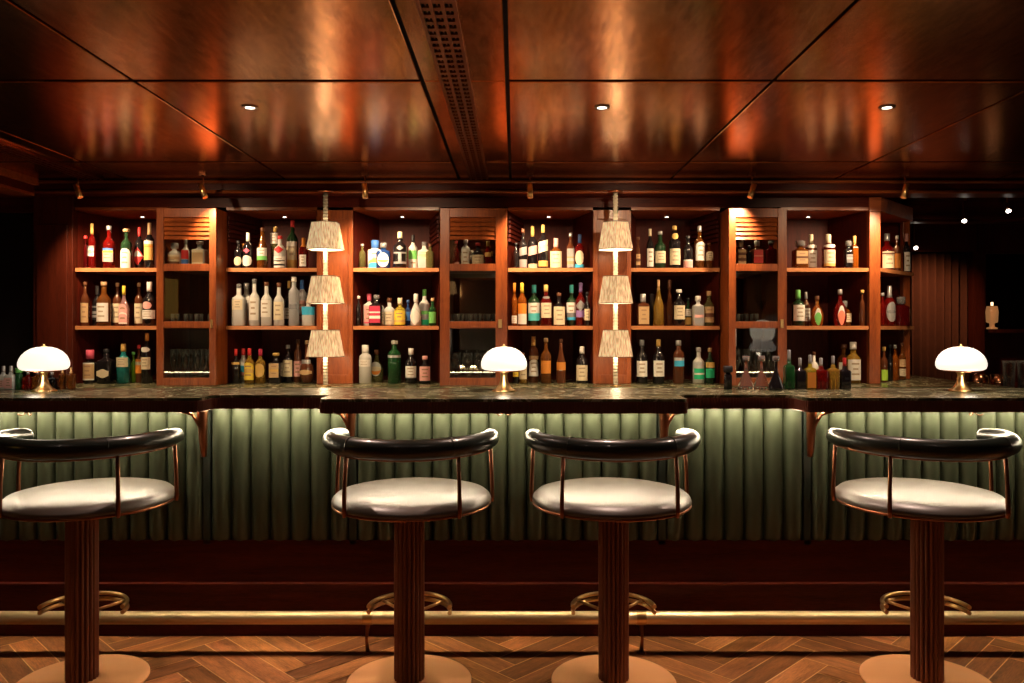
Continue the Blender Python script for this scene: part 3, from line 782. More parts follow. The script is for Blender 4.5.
# px centre, px top, px width, kind, glass, cap, labels, look
G_[1, 'top'] = [
 (79.5,236,6,'wine','darkred',CK('red'),[],'dark red bottle at the very left'),
 (92,223.6,11.5,'wine','red',FO('gold',.24),[R_(.27,.50,'white',(.75,1,'silver'),(.3,.5,'silver'))],'red bottle with a gold neck foil'),
 (109,226,11.5,'round','red',CK('silver',.10),[R_(.15,.47,'pink',(.8,1,'blue'),(.65,.8,'yellow'))],'red bottle with a blue topped pink label'),
 (126.5,229,11,'wine','dkgreen',('cork',.07,1.7),[('arch',.0,.50,'white',[])],'dark bottle with arched white label and pourer'),
 (139.5,227.5,9.5,'wine','black',FO('red',.22),[('diamond',.08,.52,'red',[(.5,.8,'white')],80)],'dark bottle, red foil, red diamond label'),
 (149.5,223,10,'wine','black',FO('tan',.26),[R_(.18,.60,'gold',(.82,1,'white'),(.7,.78,'orange'))],'dark bottle with tall gold label, tan neck')]
G_[1, 'mid'] = [
 (83.5,282,8,'wine','brown',CK('brown'),[R_(.08,.52,'tan')],'dark bottle with narrow tan label'),
 (91.5,286,9.5,'round','black',FO('grey',.22),[R_(.15,.52,'black',(.2,.3,'silver'),(.45,.6,'silver'),(.8,.95,'silver'))],'black bottle lettered in silver, grey foil'),
 (104,282,13.5,'round','amber',CK('cork',.09),[R_(.10,.52,'white')],'broad amber bottle, white label'),
 (117.5,283,9,'wine','brown',CK('cork'),[R_(.08,.52,'cream')],'bottle half hidden, cream label'),
 (124,286,11.5,'flask','pink',FO('yellow',.22),[('arch',.05,.55,'pink',[(.5,.6,'white'),(.0,.12,'white')],50)],'oval rose bottle, yellow foil'),
 (139,283,8.5,'wine','brown',CK('cork'),[R_(.06,.52,'cream')],'slim dark bottle, tall cream label'),
 (149.5,282,13,'round','black',('white',.22,1),[R_(.16,.36,'white',arcd=80),('disc',.38,.55,'pink',[],45)],'black bottle with white band, pink emblem')]
G_[1, 'low'] = [
 (87.5,350,13,'squat','black',('rose',.26,1.8),[R_(.10,.62,'tan',(.0,.08,'white'),(.88,1,'white'))],'squat dark bottle with a red stopper'),
 (106.5,349,15,'square','black',CK('black',.12),[('banner',.16,.42,'cream',[])],'square black bottle with wavy cream banner'),
 (123.5,344,13,'round','teal',FO('gold',.20),[R_(.42,.66,'cream')],'turquoise bottle with cream label'),
 (133.5,352,6,'wine','lime',CK('green'),[],'lime green bottle peeking out'),
 (139,345,9,'round','brown',CK('darkred' if False else 'red',.10),[R_(.25,.62,'orange',(.6,.8,'cream'))],'brown bottle with orange label'),
 (147,333,11,'wine','black',FO('amber',.16),[R_(.28,.52,'cream'),('disc',.62,.72,'white',[],60)],'tall black bottle, white collar, cream label')]
G_[2, 'top'] = [
 (229,241,9,'wine','black',CK('black'),[('disc',.10,.42,'cream',[],60)],'black bottle with cream disc at the edge'),
 (239,244,8,'wine','brown',FO('amber',.3),[],'amber topped bottle half hidden'),
 (248,233,11,'wine','black',FO('white',.24),[('disc',.06,.36,'white',[],65),('diamond',.42,.56,'rose',[],40)],'black bottle with a white disc label'),
 (262.5,228,11,'slim','amber',CK('brown'),[R_(.20,.50,'white',(.0,.3,'green'))],'amber bottle with floral green label'),
 (275,227,9,'wine','olive',FO('gold',.12),[R_(.60,.85,'white')],'bottle with a white tag on its neck'),
 (280,236,12,'round','clear',CK('red',.10),[R_(.02,.36,'white',(.15,.3,'black'),(.55,.7,'black')),('diamond',.45,.68,'red',[],50)],'bottle with a black and white chequered label'),
 (292.5,220.5,11.5,'wine','dkgreen',FO('red',.14),[R_(.0,.56,'cream',(.0,.35,'gold'),(.85,1,'white'))],'tall green bottle, red top, long cream label'),
 (303.5,238,10,'wine','red',FO('orange',.30),[R_(.06,.44,'white',arcd=40)],'small red bottle with an orange foil')]
G_[2, 'mid'] = [
 (232,284,12.5,'square','clear',CK('clear',.10),[R_(.38,.62,'cream')],'clear square bottle with cream label'),
 (243.5,283,12.5,'square','clear',('silver',.12,1.3),[R_(.38,.62,'white')],'clear square bottle with metal pourer'),
 (254.5,279,10.5,'round','clear',CK('clear',.10),[R_(.12,.60,'white')],'clear bottle with tall white label'),
 (266.5,282,11,'round','clear',CK('brown',.09),[R_(.20,.58,'white')],'clear round bottle, white label, brown stopper'),
 (279,283,10.5,'round','clear',CK('brown',.10),[R_(.14,.56,'cream')],'clear bottle with tall cream label'),
 (289,281,9,'wine','black',FO('gold',.16),[R_(.16,.40,'white')],'dark bottle with gold neck half hidden'),
 (294,277,10.5,'tall','frost',CK('white',.10),[R_(.34,.44,'grey',arcd=45)],'tall frosted bottle with grey emblem'),
 (302,280,9.5,'tall','frost',FO('blue',.20),[R_(.10,.55,'pink',(.4,.6,'white'))],'frosted bottle with a blue cap'),
 (308.5,297,13,'squat','clear',('black',.20,1.2),[R_(.38,.78 if False else .66,'skyblue',arcd=80)],'short clear bottle with bright blue label')]
G_[2, 'low'] = [
 (228,349,9,'round','black',FO('red',.20),[R_(.55,.62,'gold')],'dark bottle, red foil, at the left edge'),
 (237.5,348.5,10.5,'round','clear',FO('red',.20),[('arch',.03,.60,'white',[(.5,.85,'skyblue'),(.35,.5,'pink')],75)],'clear bottle, red foil, pale blue label'),
 (249.5,348.5,10,'round','gold',FO('red',.20),[('arch',.10,.60,'yellow',[(.45,.65,'gold')],75)],'golden bottle, red foil, yellow label'),
 (260.5,349,10,'round','gold',FO('crimson',.20),[('disc',.18,.58,'gold',[],70)],'golden bottle with dark red foil'),
 (276,353,12,'square','black',('gold',.08,1.6),[R_(.20,.66,'tan',(.4,.6,'gold'))],'dark square bottle with a tan label'),
 (288,345,11.5,'wine','black',CK('grey',.10),[R_(.16,.60,'cream')],'black bottle with broad cream label'),
 (298,339.5,9.5,'tall','brown',CK('brown',.10),[R_(.14,.50,'pink')],'slim dark bottle with dull pink label'),
 (307,340.5,15,'onion','brown',CK('cork',.09),[('banner',.20,.32,'tan',[],60),R_(.46,.55,'silver')],'round bellied brown bottle with silver collar')]
G_[3, 'top'] = [
 (357.5,244,6.5,'wine','olive',CK('silver',.08),[],'narrow olive bottle at the left edge'),
 (368,240.5,14.5,'square','clear',('blue',.26,1.6),[('arch',.0,.68,'white',[(.0,.3,'skyblue'),(.35,.5,'gold')])],'square bottle with a blue stopper'),
 (383.5,243,14,'square','blue',('clear',.20,1.4),[('disc',.04,.60,'white',[(.3,.5,'gold')])],'blue square bottle with swirling white label'),
 (400,232,14,'round','black',FO('cream',.18),[R_(.12,.18,'silver'),R_(.18,.40,'silver',arcd=14),R_(.40,.44,'silver'),('diamond',.48,.62,'silver',[],30)],'large black bottle with silver emblem'),
 (413,235,9.5,'wine','clear',FO('black',.22),[R_(.04,.54,'white',(.5,1,'green'))],'clear bottle with green and white label'),
 (424.5,242,13,'square','clear',CK('clear',.14,1.2),[R_(.36,.74 if False else .64,'cream',(.4,.6,'tan'))],'square clear bottle with cream label and dark marks'),
 (435.5,244,8,'square','olive',CK('brown',.12),[],'olive square bottle at the right edge')]
G_[3, 'mid'] = [
 (357.5,296,5,'wine','black',CK('white',.10),[],'narrow black bottle'),
 (364.5,294,10.5,'square','clear',('rose',.22,1.3),[R_(.08,.62,'pink',(.0,.1,'rose'))],'clear bottle, pink label, pink cap'),
 (376.5,295,13.5,'square','black',CK('clear',.14,1.3),[R_(.10,.64,'crimson',(.25,.4,'white'),(.55,.7,'white'))],'square bottle with crimson label'),
 (389.5,298,12.5,'squat','clear',('brown',.14,1.3),[R_(.05,.50,'cream')],'clear bottle with brown stopper, cream label'),
 (400,298,12,'squat','yellow',('cream',.24,1.2),[R_(.05,.55,'yellow',(.15,.3,'gold'))],'bright yellow bottle'),
 (408,300,6.5,'round','blue',CK('dkblue',.12),[R_(.2,.55,'blue')],'narrow blue bottle'),
 (416,294,11.5,'taper','clear',('white',.26,1.5),[('diamond',.02,.55,'white',[],80)],'clear bottle with white cap and pointed label'),
 (424.5,289.5,11.5,'round','clear',FO('green',.18),[R_(.03,.60,'silver',(.0,.25,'emerald'),(.5,.65,'green'))],'clear bottle with ornate green print'),
 (435.5,298,8,'round','green',CK('tan',.12),[R_(.1,.5,'olive' if False else 'green')],'green bottle at the right edge')]
G_[3, 'low'] = [
 (362,345,13,'tall','clear',('white',.22,1.3),[R_(.44,.62,'white')],'tall clear bottle with white cap'),
 (376.5,350,15,'flask','olive',CK('brown',.14),[('disc',.20,.64,'silver',[(.3,.7,'cream'),(.12,.3,'orange')],48)],'olive flask with a round white label'),
 (394.5,340.5,13.5,'tall','green',CK('white',.08,1.2),[R_(.60,.66,'silver',arcd=80)],'tall dark green cylindrical bottle'),
 (411,348.5,12,'wine','black',('white',.18,1.2),[R_(.16,.50,'white',(.0,.12,'silver'))],'black bottle with white cap, white label'),
 (425,356,12,'round','black',('pink',.14,1.2),[R_(.10,.62,'pink')],'short black bottle with pale pink label')]
G_[4, 'top'] = [
 (510,243,6,'wine','black',CK('black'),[],'dark narrow bottle in the left corner'),
 (523,229,9.5,'wine','black',CK('brown',.1),[('slant',.30,.56,'silver',[],60),R_(.02,.22,'silver')],'dark bottle with slanted silver label'),
 (532.5,226.5,10,'wine','black',FO('gold',.24),[('slant',.30,.56,'pink',[],60),R_(.02,.12,'cream')],'black bottle with slanted pink label'),
 (543,225,10.5,'wine','black',FO('gold',.18),[('slant',.34,.66,'cream',[(.4,.6,'silver')],60),R_(.04,.17,'gold')],'black bottle with slanted cream label'),
 (556,238.5,13,'squat','amber',('pink',.30,1.1),[R_(.02,.56,'cream')],'squat bottle with large cream label'),
 (570.5,233,10.5,'round','brown',CK('silver',.12),[R_(.02,.55,'silver',(.2,.3,'tan'),(.5,.6,'tan'))],'bottle covered in silver ornament'),
 (583,234.5,12.5,'round','red',FO('dkblue',.26),[('disc',.10,.52,'cream',[],58),R_(.02,.12,'skyblue')],'red bottle with blue foil, round label')]
G_[4, 'mid'] = [
 (509,283,7,'round','orange',FO('orange',.22),[R_(.06,.24,'white')],'orange bottle at the left edge'),
 (522,283,11.5,'round','orange',FO('yellow',.23),[R_(.04,.52,'orange',(.0,.5,'white'))],'orange bottle with yellow foil'),
 (534,285,13,'round','dkgreen',FO('teal',.20),[R_(.13,.56,'white',(.0,.4,'cyan'))],'dark bottle, teal foil, broad turquoise label'),
 (546,285,11.5,'round','red',FO('gold',.17),[R_(.20,.56,'cream'),('disc',.66,.72,'silver',[],60)],'red amber bottle, gold foil, cream label'),
 (559,293,12.5,'squat','black',CK('brown',.10),[R_(.04,.58,'cream')],'dark bottle with large cream square label'),
 (571.5,285,12,'round','dkgreen',FO('teal',.20),[R_(.14,.57,'white',(.0,.4,'grey'),(.0,.15,'skyblue'))],'dark bottle, teal foil, blue grey label'),
 (582.5,283,11.5,'round','red',FO('purple',.22),[R_(.20,.36,'purple'),('diamond',.34,.60,'silver',[],60)],'red bottle with purple band and star'),
 (590.5,292,6,'wine','black',CK('black'),[R_(.16,.50,'cream')],'black bottle at the right edge')]
G_[4, 'low'] = [
 (509.5,350,9,'wine','black',CK('gold'),[R_(.20,.48,'yellow')],'dark bottle partly behind the lamp, yellow label'),
 (523,353,12,'squat','gold',CK('brown',.12),[R_(.14,.66,'cream')],'golden bottle partly behind the lamp, cream label'),
 (533.5,336.5,11,'tall','brown',FO('gold',.20),[('arch',.14,.50,'white',[]),R_(.50,.58,'tan')],'tall brown bottle with white arched label'),
 (546,338,11,'wine','amber',CK('cork',.08),[R_(.22,.50,'amber')],'amber bottle with orange brown label'),
 (561,339,10,'slim','brown',CK('brown',.08),[R_(.3,.48,'amber')],'dark slender bottle with small amber label'),
 (582,346.5,12.5,'wine','black',('white',.20,1.1),[R_(.08,.50,'cream')],'black bottle, white cap, cream label')]
G_[5, 'top'] = [
 (638,237,4.6,'round','brown',CK('brown'),[R_(.1,.45,'tan',(.3,.6,'brown'))],'dark bottle with brown gold pattern'),
 (650,229,7.2,'wine','black',FO('cream',.18),[R_(.04,.50,'white')],'slim black bottle, cream top, tall white label'),
 (660,231.5,11.5,'round','dkgreen',CK('silver',.08),[R_(.14,.46,'cream')],'dark green bottle with cream label'),
 (674.5,226,12,'wine','black',CK('gold',.10),[R_(.08,.46,'cream'),('disc',.68,.82,'gold',[],50)],'black bottle with gold neck medal'),
 (688,236,10,'round','black',CK('black',.1),[R_(.02,.26,'red',(.0,.9,'pink'),(.85,1,'white'))],'black bottle with red base label'),
 (699.5,226,11,'round','amber',CK('silver',.14),[('arch',.18,.62,'white',[])],'tall amber bottle with large white label'),
 (716,243,8,'squat','amber',CK('brown',.1),[('arch',.30,.74 if False else .66,'cream',[])],'amber bottle at the right edge')]
G_[5, 'mid'] = [
 (643,294,12.5,'square','brown',('silver',.26,1.3),[R_(.06,.60,'tan')],'square bottle with tan label, silver cap'),
 (651.5,294,5,'box','black',None,[],'plain dark grey tube'),
 (658.5,280,11,'taper','gold',FO('cork',.22),[],'tall tapered golden orange bottle'),
 (669.5,280,7,'slim','brown',CK('brown',.2),[],'slender dark bottle'),
 (679,289.5,12,'wine','black',('white',.08,1.4),[R_(.18,.56,'cream')],'black bottle, broad cream label, white stopper'),
 (688,298,7,'round','dkgreen',CK('black'),[R_(.05,.3,'gold'),R_(.35,.6,'white')],'small green bottle with gold label'),
 (698,296,12,'square','clear',('white',.16,1.5),[R_(.08,.66,'silver',(.3,.5,'pink'))],'pale square bottle with silver label'),
 (715.5,291,11,'round','olive',CK('tan',.14),[R_(.10,.55,'tan',(.3,.6,'brown'))],'olive bottle with ornate brown label')]
G_[5, 'low'] = [
 (642,340,11.5,'wine','black',CK('grey',.14),[R_(.16,.52,'white')],'black bottle, white label, nearest the shade pole'),
 (658.5,339.5,12,'wine','black',FO('gold',.16),[R_(.16,.52,'white')],'black bottle, gold foil, white label'),
 (678.5,340.5,11.5,'tall','brown',CK('silver',.12),[R_(.40,.60,'skyblue',(.7,1,'silver'))],'dark bottle with blue and silver label'),
 (698.5,347.5,12,'round','clear',CK('silver',.12),[R_(.12,.42,'emerald',(.4,.6,'white')),R_(.5,.6,'silver')],'clear bottle with an emerald label'),
 (713,348,10,'round','dkgreen',CK('tan',.12),[R_(.16,.42,'emerald'),R_(.45,.6,'gold')],'green bottle with gold and emerald label')]
G_[6, 'top'] = [
 (800,241,14,'square','amber',('clear',.18,2.0),[R_(.16,.62,'tan',(.4,.6,'brown'))],'square decanter with glass stopper, tan label'),
 (811,234.5,11.5,'round','brown',FO('cream',.26),[R_(.06,.54,'white'),('disc',.60,.70,'white',[],70)],'brown bottle, cream top, white label'),
 (828.5,234.5,13,'round','red',FO('cream',.26),[R_(.06,.54,'cream',(.0,.15,'gold')),('disc',.60,.70,'white',[],70)],'red bottle, cream top, cream label'),
 (848.5,241,13.5,'square','black',('clear',.18,2.0),[R_(.2,.5,'grey',(.4,.7,'silver'))],'black square decanter with glass stopper'),
 (862.5,236,10.5,'square','orange',FO('gold',.24),[R_(.62,.66,'silver')],'orange red bottle with gold top')]
G_[6, 'mid'] = [
 (798,290,13,'round','dkgreen',FO('green',.24),[R_(.14,.58,'white')],'dark green bottle with green top, white label'),
 (806,292,8,'wine','brown',FO('silver',.2),[R_(.14,.52,'white',arcd=75)],'brown bottle with grey top behind it'),
 (817,296,13,'flask','orange',CK('brown',.14),[('leaf',.02,.60,'green',[(.75,1,'white')],34)],'orange bottle with a green leaf shaped label'),
 (840,289.5,14,'flask','red',CK('silver',.14),[('leaf',.02,.56,'coral',[(.75,1,'white')],34)],'red bottle with a coral leaf shaped label'),
 (857,301,14,'squat','amber',('clear',.26,1.3),[R_(.16,.50,'cream')],'short amber bottle with cream label'),
 (866,290,5,'wine','brown',CK('gold'),[],'slim brown bottle by the post')]
G_[6, 'low'] = [
 (814,352,9,'squat','white',CK('brown',.1),[R_(.2,.5,'cream')],'white flagon behind the bitters jars'),
 (846,344,14,'round','amber',CK('brown',.12),[R_(.14,.52,'white')],'amber bottle with white label'),
 (860,342,14.5,'round','gold',('white',.18,1.2),[R_(.08,.58,'white')],'golden bottle, white cap, large white label')]
bayname = {1: 'far left bay', 2: 'left of left shade pole', 3: 'right of left shade pole', 4: 'left of right shade pole', 5: 'right of right shade pole', 6: 'right end bay'}
shelf = {'top': (S1, 'top shelf'), 'mid': (S2, 'middle shelf'), 'low': (1.0, 'bottom row')}
for (bi, sh), L in G_.items():
    z0, sn = shelf[sh]; nm_, bx0, bx1 = bays[bi-1][:3]; cxb, wb = (bx0+bx1)/2, (bx1-bx0)/2
    rows = [list(e) for e in L]; n = len(rows); lay = [0]*n
    for i in range(1, n):
        if rows[i][0]-rows[i-1][0] < (rows[i][2]+rows[i-1][2])/2+.6 and lay[i-1] == 0:
            if rows[i][2] > rows[i-1][2]+1.5 and i > 1 and (i < 2 or lay[i-2] == 0): lay[i-1] = 1
            else: lay[i] = 1
    if lay[-1] == 1 and lay[-2] == 0: lay[-1], lay[-2] = 0, 1
    Rs = [e[2]/2*5.36/F*.97 for e in rows]; Ds = [0]*n; Xs = [0]*n
    for i in range(n):
        if lay[i] == 0: Ds[i] = FD+Rs[i]+.012
        else:
            nb = [Rs[j] for j in (i-1, i+1) if 0 <= j < n and lay[j] == 0]
            Ds[i] = FD+.012+2*max(nb+[0])+Rs[i]+.005
    for i in range(n):
        D, R = Ds[i], Rs[i]
        lim = wb-.10*(D-FD+R)/.41-R*1.04-.004-(.016 if sh == 'top' else 0)
        Xs[i] = max(cxb-lim, min(cxb+lim, X(rows[i][0], D)))
    for i in range(n):
        for j in (i+1, i+2):
            if j < n and lay[i] == lay[j] and abs(Ds[i]-Ds[j]) < Rs[i]+Rs[j]:
                gap = math.hypot(Xs[j]-Xs[i], Ds[j]-Ds[i]); sm = Rs[i]+Rs[j]+.003
                if gap < sm:
                    k = max(.6, gap/sm); Rs[i] *= k; Rs[j] *= k
    for i, (px, pt, pw, kind, glass, cap, labs, look) in enumerate(rows):
        Ht = Z(pt, Ds[i])-z0
        make_bottle('liquor_bottle' if kind != 'box' else 'bottle_tube', kind, glass, Rs[i], Ht, cap, labs, (Xs[i], Ds[i], z0+.0006), look, f'{sn}, {bayname[bi]}', random.uniform(-.12, .12))
# bottles in the glazed cabinets (top compartment)
CB = [(1, 174.5, 243, 14, 'squat', 'clear', ('silver', .22, 1.6), [R_(.04,.5,'cream',(.2,.4,'brown'),(.6,.8,'tan'))], 'squat patterned bottle with silver stopper'),
      (1, 185.5, 240, 8, 'round', 'clear', ('silver', .12, 1.2), [R_(.3,.62,'red'),R_(.02,.28,'blue')], 'bottle with red and blue label'),
      (1, 200, 241.5, 13, 'square', 'clear', CK('silver', .10, 1.5), [R_(.03,.66,'cream',(.25,.8,'tan'))], 'rectangular bottle with cream and tan label'),
      (2, 456, 241, 7, 'wine', 'red', CK('red', .1), [R_(.05,.2,'pink')], 'red bottle at the left'),
      (2, 465.5, 240, 8.5, 'tall', 'clear', CK('white', .12, 1.3), [R_(.02,.66,'white',(.0,.2,'green'))], 'bottle with long white label'),
      (2, 478, 243, 12.5, 'squat', 'black', CK('red', .12, 1.2), [R_(.02,.5,'cream')], 'dark squat bottle with cream label'),
      (2, 488, 241, 6.5, 'round', 'red', CK('gold', .2, 1.2), [R_(.4,.56,'gold')], 'red bottle with gold collar'),
      (3, 741, 241, 9, 'square', 'brown', CK('cream', .2, 1.5), [R_(.02,.66,'tan',(.3,.5,'brown'),(.7,.8,'brown'))], 'dark bottle with tall tan label'),
      (3, 749, 246, 5, 'wine', 'black', CK('black'), [], 'thin black bottle'),
      (3, 757, 241, 11, 'square', 'brown', CK('white', .2, 1.4), [R_(.16,.64,'red',(.5,.6,'coral'))], 'dark bottle with square red label'),
      (3, 771, 241, 10, 'square', 'darkred', CK('clear', .14, 1.5), [], 'dark red square decanter')]
for ci, px, pt, pw, kind, glass, cap, labs, look in CB:
    D = 5.26; make_bottle('liquor_bottle', kind, glass, pw/2*D/F, Z(pt, D)-S1, cap, labs, (X(px, D), D, S1+.0006), look, f'in the {names[ci-1]} glazed cabinet', 0, group='bottles in the glazed cabinets')
# bottles on the angled end unit
EB = [('top', 887, 234, 13, 'squat', 'red', CK('silver', .2, 1.2), [R_(.04,.5,'cream',(.8,.9,'brown'))], 'red bottle with broad cream label', 5.50),
      ('top', 897, 236, 7, 'wine', 'brown', CK('white', .1), [R_(.1,.5,'amber')], 'brown bottle with amber label', 5.66),
      ('top', 906.5, 234, 6.5, 'wine', 'black', CK('pink', .2), [R_(.02,.52,'white')], 'black bottle with white label at the end', 5.70),
      ('mid', 882.5, 293, 6, 'round', 'red', CK('silver', .1), [], 'narrow red bottle beside the post', 5.44),
      ('mid', 889.5, 286, 11, 'round', 'red', FO('silver', .30), [('disc',.1,.6,'silver',[(.4,.6,'grey')],55)], 'red bottle with round silver label', 5.56),
      ('mid', 901, 297, 13, 'square', 'darkred', ('clear', .24, 1.8), [], 'dark red square decanter', 5.70),
      ('low', 884, 347, 7, 'round', 'brown', CK('gold', .12), [R_(.05,.35,'lime')], 'brown bottle with lime label', 5.46),
      ('low', 890, 345, 5.5, 'wine', 'black', CK('black'), [], 'plain black bottle', 5.56),
      ('low', 895, 345, 6.5, 'wine', 'orange', CK('silver', .1), [], 'orange bottle', 5.63),
      ('low', 902, 343, 7, 'wine', 'amber', CK('brown'), [R_(.1,.3,'cream'),R_(.35,.55,'tan')], 'amber bottle with two pale labels', 5.71)]
for sh, px, pt, pw, kind, glass, cap, labs, look, D in EB:
    z0, sn = shelf[sh]; make_bottle('liquor_bottle', kind, glass, pw/2*D/F, Z(pt, D)-z0, cap, labs, (X(px, D), D, z0+.0015), look, f'{sn} of the angled end unit')
# things standing on the bar top
def jar(px, D, pw, htop, glass, cap, labs, look, kind='jar', grp='bitters jars and decanters on the bar top', name='bitters_bottle', pt=None):
    make_bottle(name, kind, glass, pw/2*D/F, Z(pt, D)-TZ, cap, labs, (X(px, D), D, TZ+.0005), look, '', 0, group=grp)
DB = 3.78
jar(728, DB, 8, 0, 'black', CK('black', .25, 2.2), [], 'small black dropper bottle beside the right glazed cabinet on the bar', 'round', pt=366)
for k, px in enumerate((746, 761.5, 776)):
    jar(px, DB-.05*(k == 2), 16, 0, 'crystal' if k < 2 else 'black', CK('clear', .14, 1.6), [], ['clear cone decanter on the bar, leftmost of three', 'clear cone decanter on the bar, middle of three', 'dark filled cone decanter on the bar, rightmost of three'][k], 'cone', name='cone_decanter', pt=356)
jar(789, DB, 9.5, 0, 'green', ('silver', .26, .75), [], 'dark green dasher bottle left of the bitters jars', pt=350)
jar(800, DB, 10, 0, 'black', ('silver', .26, .75), [], 'black square bitters jar beside the green one', pt=358)
jar(810, DB, 10, 0, 'yellow', ('silver', .26, .75), [R_(.05,.5,'amber')], 'yellow square bitters jar on the bar', pt=355)
jar(821, DB, 11.5, 0, 'red', ('silver', .26, .75), [], 'bright red square bitters jar on the bar', pt=358)
jar(833, DB, 10.5, 0, 'gold', ('silver', .26, .75), [], 'amber square bitters jar right of the red one', pt=356)
jar(844.5, DB, 10.5, 0, 'black', ('red', .26, .8), [], 'dark square bitters jar with red top, rightmost on the bar', pt=358)
jar(3.5, DB, 9, 0, 'clear', ('silver', .26, .75), [R_(.1,.4,'pink')], 'clear jar at the picture edge left of the lamp', pt=366)
jar(11, DB, 9.5, 0, 'clear', ('silver', .26, .75), [R_(.05,.5,'pink')], 'clear jar with pale pink label left of the green one', pt=366)
jar(19, DB, 7, 0, 'green', ('green', .2, 1.6), [], 'small bright green bottle just left of the left lamp', 'tall', pt=368)
jar(28, DB, 8.5, 0, 'red', ('silver', .26, .75), [], 'dark red bitters jar behind the left lamp', pt=369)
jar(37.5, DB, 8, 0, 'amber', ('silver', .26, .75), [], 'amber bitters jar directly behind the left lamp stem', pt=369)
jar(52, DB, 12, 0, 'black', ('silver', .26, .75), [], 'wide dark jar just right of the left lamp stem', pt=370)
for k, (px, w_) in enumerate(((62.5, 7), (71, 8.5))):
    t = empty('ribbed_jar', (X(px, DB), DB, TZ)); R = w_/2*DB/F; hh = Z(374, DB)-TZ
    MB().lathe([(R*(1 if i % 2 else .9), hh*i/16) for i in range(17)], n=20).build('body', bottle_mat('amber'), t)
    MB().lathe([(R*.4, hh),(R*.4, hh+.008),(.004, hh+.012),(.004, hh+.03)], n=12).build('stopper', M_BRASS, t)
    tag(t, ['narrow ribbed amber jar right of the left lamp', 'wider ribbed amber jar, rightmost of the left group on the bar'][k], 'jar', 'ribbed amber jars on the bar')
# ================================================================== RIGHT HAND ROOM
def curtain():
    m = MB(); n = 160; x0, x1 = X(913, 7.0), X(966, 7.0)
    for z in (.02, 2.02):
        for i in range(n+1):
            u = i/n; m.v.append((x0+(x1-x0)*u, .035*math.sin(u*2*PI*7)+.01*math.sin(u*31), z))
    for i in range(n): m.face((i, i+1, n+2+i, n+1+i), True)
    o = m.build('curtain', M_CURTAIN, None, (0, 7.0, 0)); md = o.modifiers.new('thickness', 'SOLIDIFY'); md.thickness = .006
    tag(o, 'dark brown pleated curtain hanging beyond the right end of the back bar', 'curtain')
curtain()
struct(MB().use(M_WALL).box(X(905, 7.0), X(972, 7.0), 6.93, 7.08, 2.03, ZC).use(M_WALL).box(X(967, 7.0), X(978, 7.0), 6.9, 7.1, 0, 2.03).build('trim_5'))
struct(MB().box(X(900, 6.2), XR, 6.1, 6.22, 2.18, ZC).box(X(900, 6.2), XR, 6.05, 6.1, 2.20, 2.225).build('trim_6', W_DARK))
w1 = empty('window_1', (X(1010, 7.1), 7.1, 0)); struct(w1)
xa, xb = X(978, 7.1)-X(1010, 7.1), 1.1
MB().box(xa, xb, 0, .06, 0, 1.36).box(xa, xb, 0, .06, 2.03, ZC).box(xa, xa+.07, 0, .06, 1.36, 2.03).box(.22, .29, 0, .06, 1.36, 2.03).box(xa, xb, -.16, 0, 1.33, 1.36).build('window_frame', M_WALL, w1)
MB().box(xa+.07, xb, .03, .036, 1.36, 2.03).build('window_pane', thin_glass('dark_window_glass', (.5,.4,.35), 1.2), w1)
# lantern on the sill
ln = empty('table_lantern', (X(992, 7.0), 7.0, 1.3605))
MB().lathe([(.04,0),(.045,.01),(.02,.02),(.02,.05),(.045,.06),(.05,.15),(.042,.20)], n=24).build('lantern_body', mat('lantern_glow', (.5,.22,.08), .3, emit=(1,.42,.14), es=.25), ln)
MB().lathe([(.010,.0),(.010,.03)], n=12).build('candle', mat('candle_flame', (1,.8,.5), .5, emit=(1,.65,.35), es=2.5), ln, (0,0,.205))
tag(ln, 'small glowing lantern on the ledge in the dark room at right', 'lantern')
# side counter with glasses and copper pots
sd = empty('side_counter', (3.9, 5.9, 0)); 
MB().box(-.62, 1.3, -.5, .5, .90, .94).build('counter_top', W_DARK, sd); MB().box(-.60, 1.28, -.48, .48, 0, .90).build('cupboard_body', W_DARK, sd)
tag(sd, 'dark side counter at the far right carrying glasses and copper cups', 'counter')
copies(MB().lathe([(.032,0),(.034,.004),(.040,.18),(.046,.20),(.040,.198),(.034,.16),(.028,.01),(.001,.008)], n=20, cap=False).mesh('mixing_glass', M_GLASS), 'mixing_glass',
       [(X(1009, 5.6), 5.6, .9405), (X(1023.5, 5.6), 5.6, .9405)], lambda i: ['tall faceted mixing glass right of the right lamp', 'tall faceted mixing glass at the right picture edge'][i], 'glass', 'mixing glasses on the side counter')
for k, (px, D) in enumerate(((977, 5.75), (999, 5.7))):
    t = empty('copper_cup', (X(px, D), D, .94))
    MB().lathe([(.045,0),(.052,.01),(.055,.10),(.052,.10),(.048,.012),(.001,.01)], n=28, cap=False).build('cup', M_COPPER, t)
    MB().tube([(.054,0,.085),(.08,0,.08),(.085,0,.05),(.078,0,.025),(.053,0,.02)], .004, 8).build('handle', M_BRASS, t)
    tag(t, ['copper cup just right of the right lamp', 'copper cup left of the tall mixing glasses'][k], 'cup', 'copper cups on the side counter')
light('SPOT', 'side_room_spot', (4.0, 5.0, 2.25), 16, (1,.7,.45), (3.9, 5.8, .95), .03, 60, .8)
light('SPOT', 'side_wall_fill', (3.4, 6.4, 2.12), 30, (1,.55,.28), (3.6, 7.1, 1.2), .03, 90, .9)  # fill lamp added to brighten the side room, no fixture
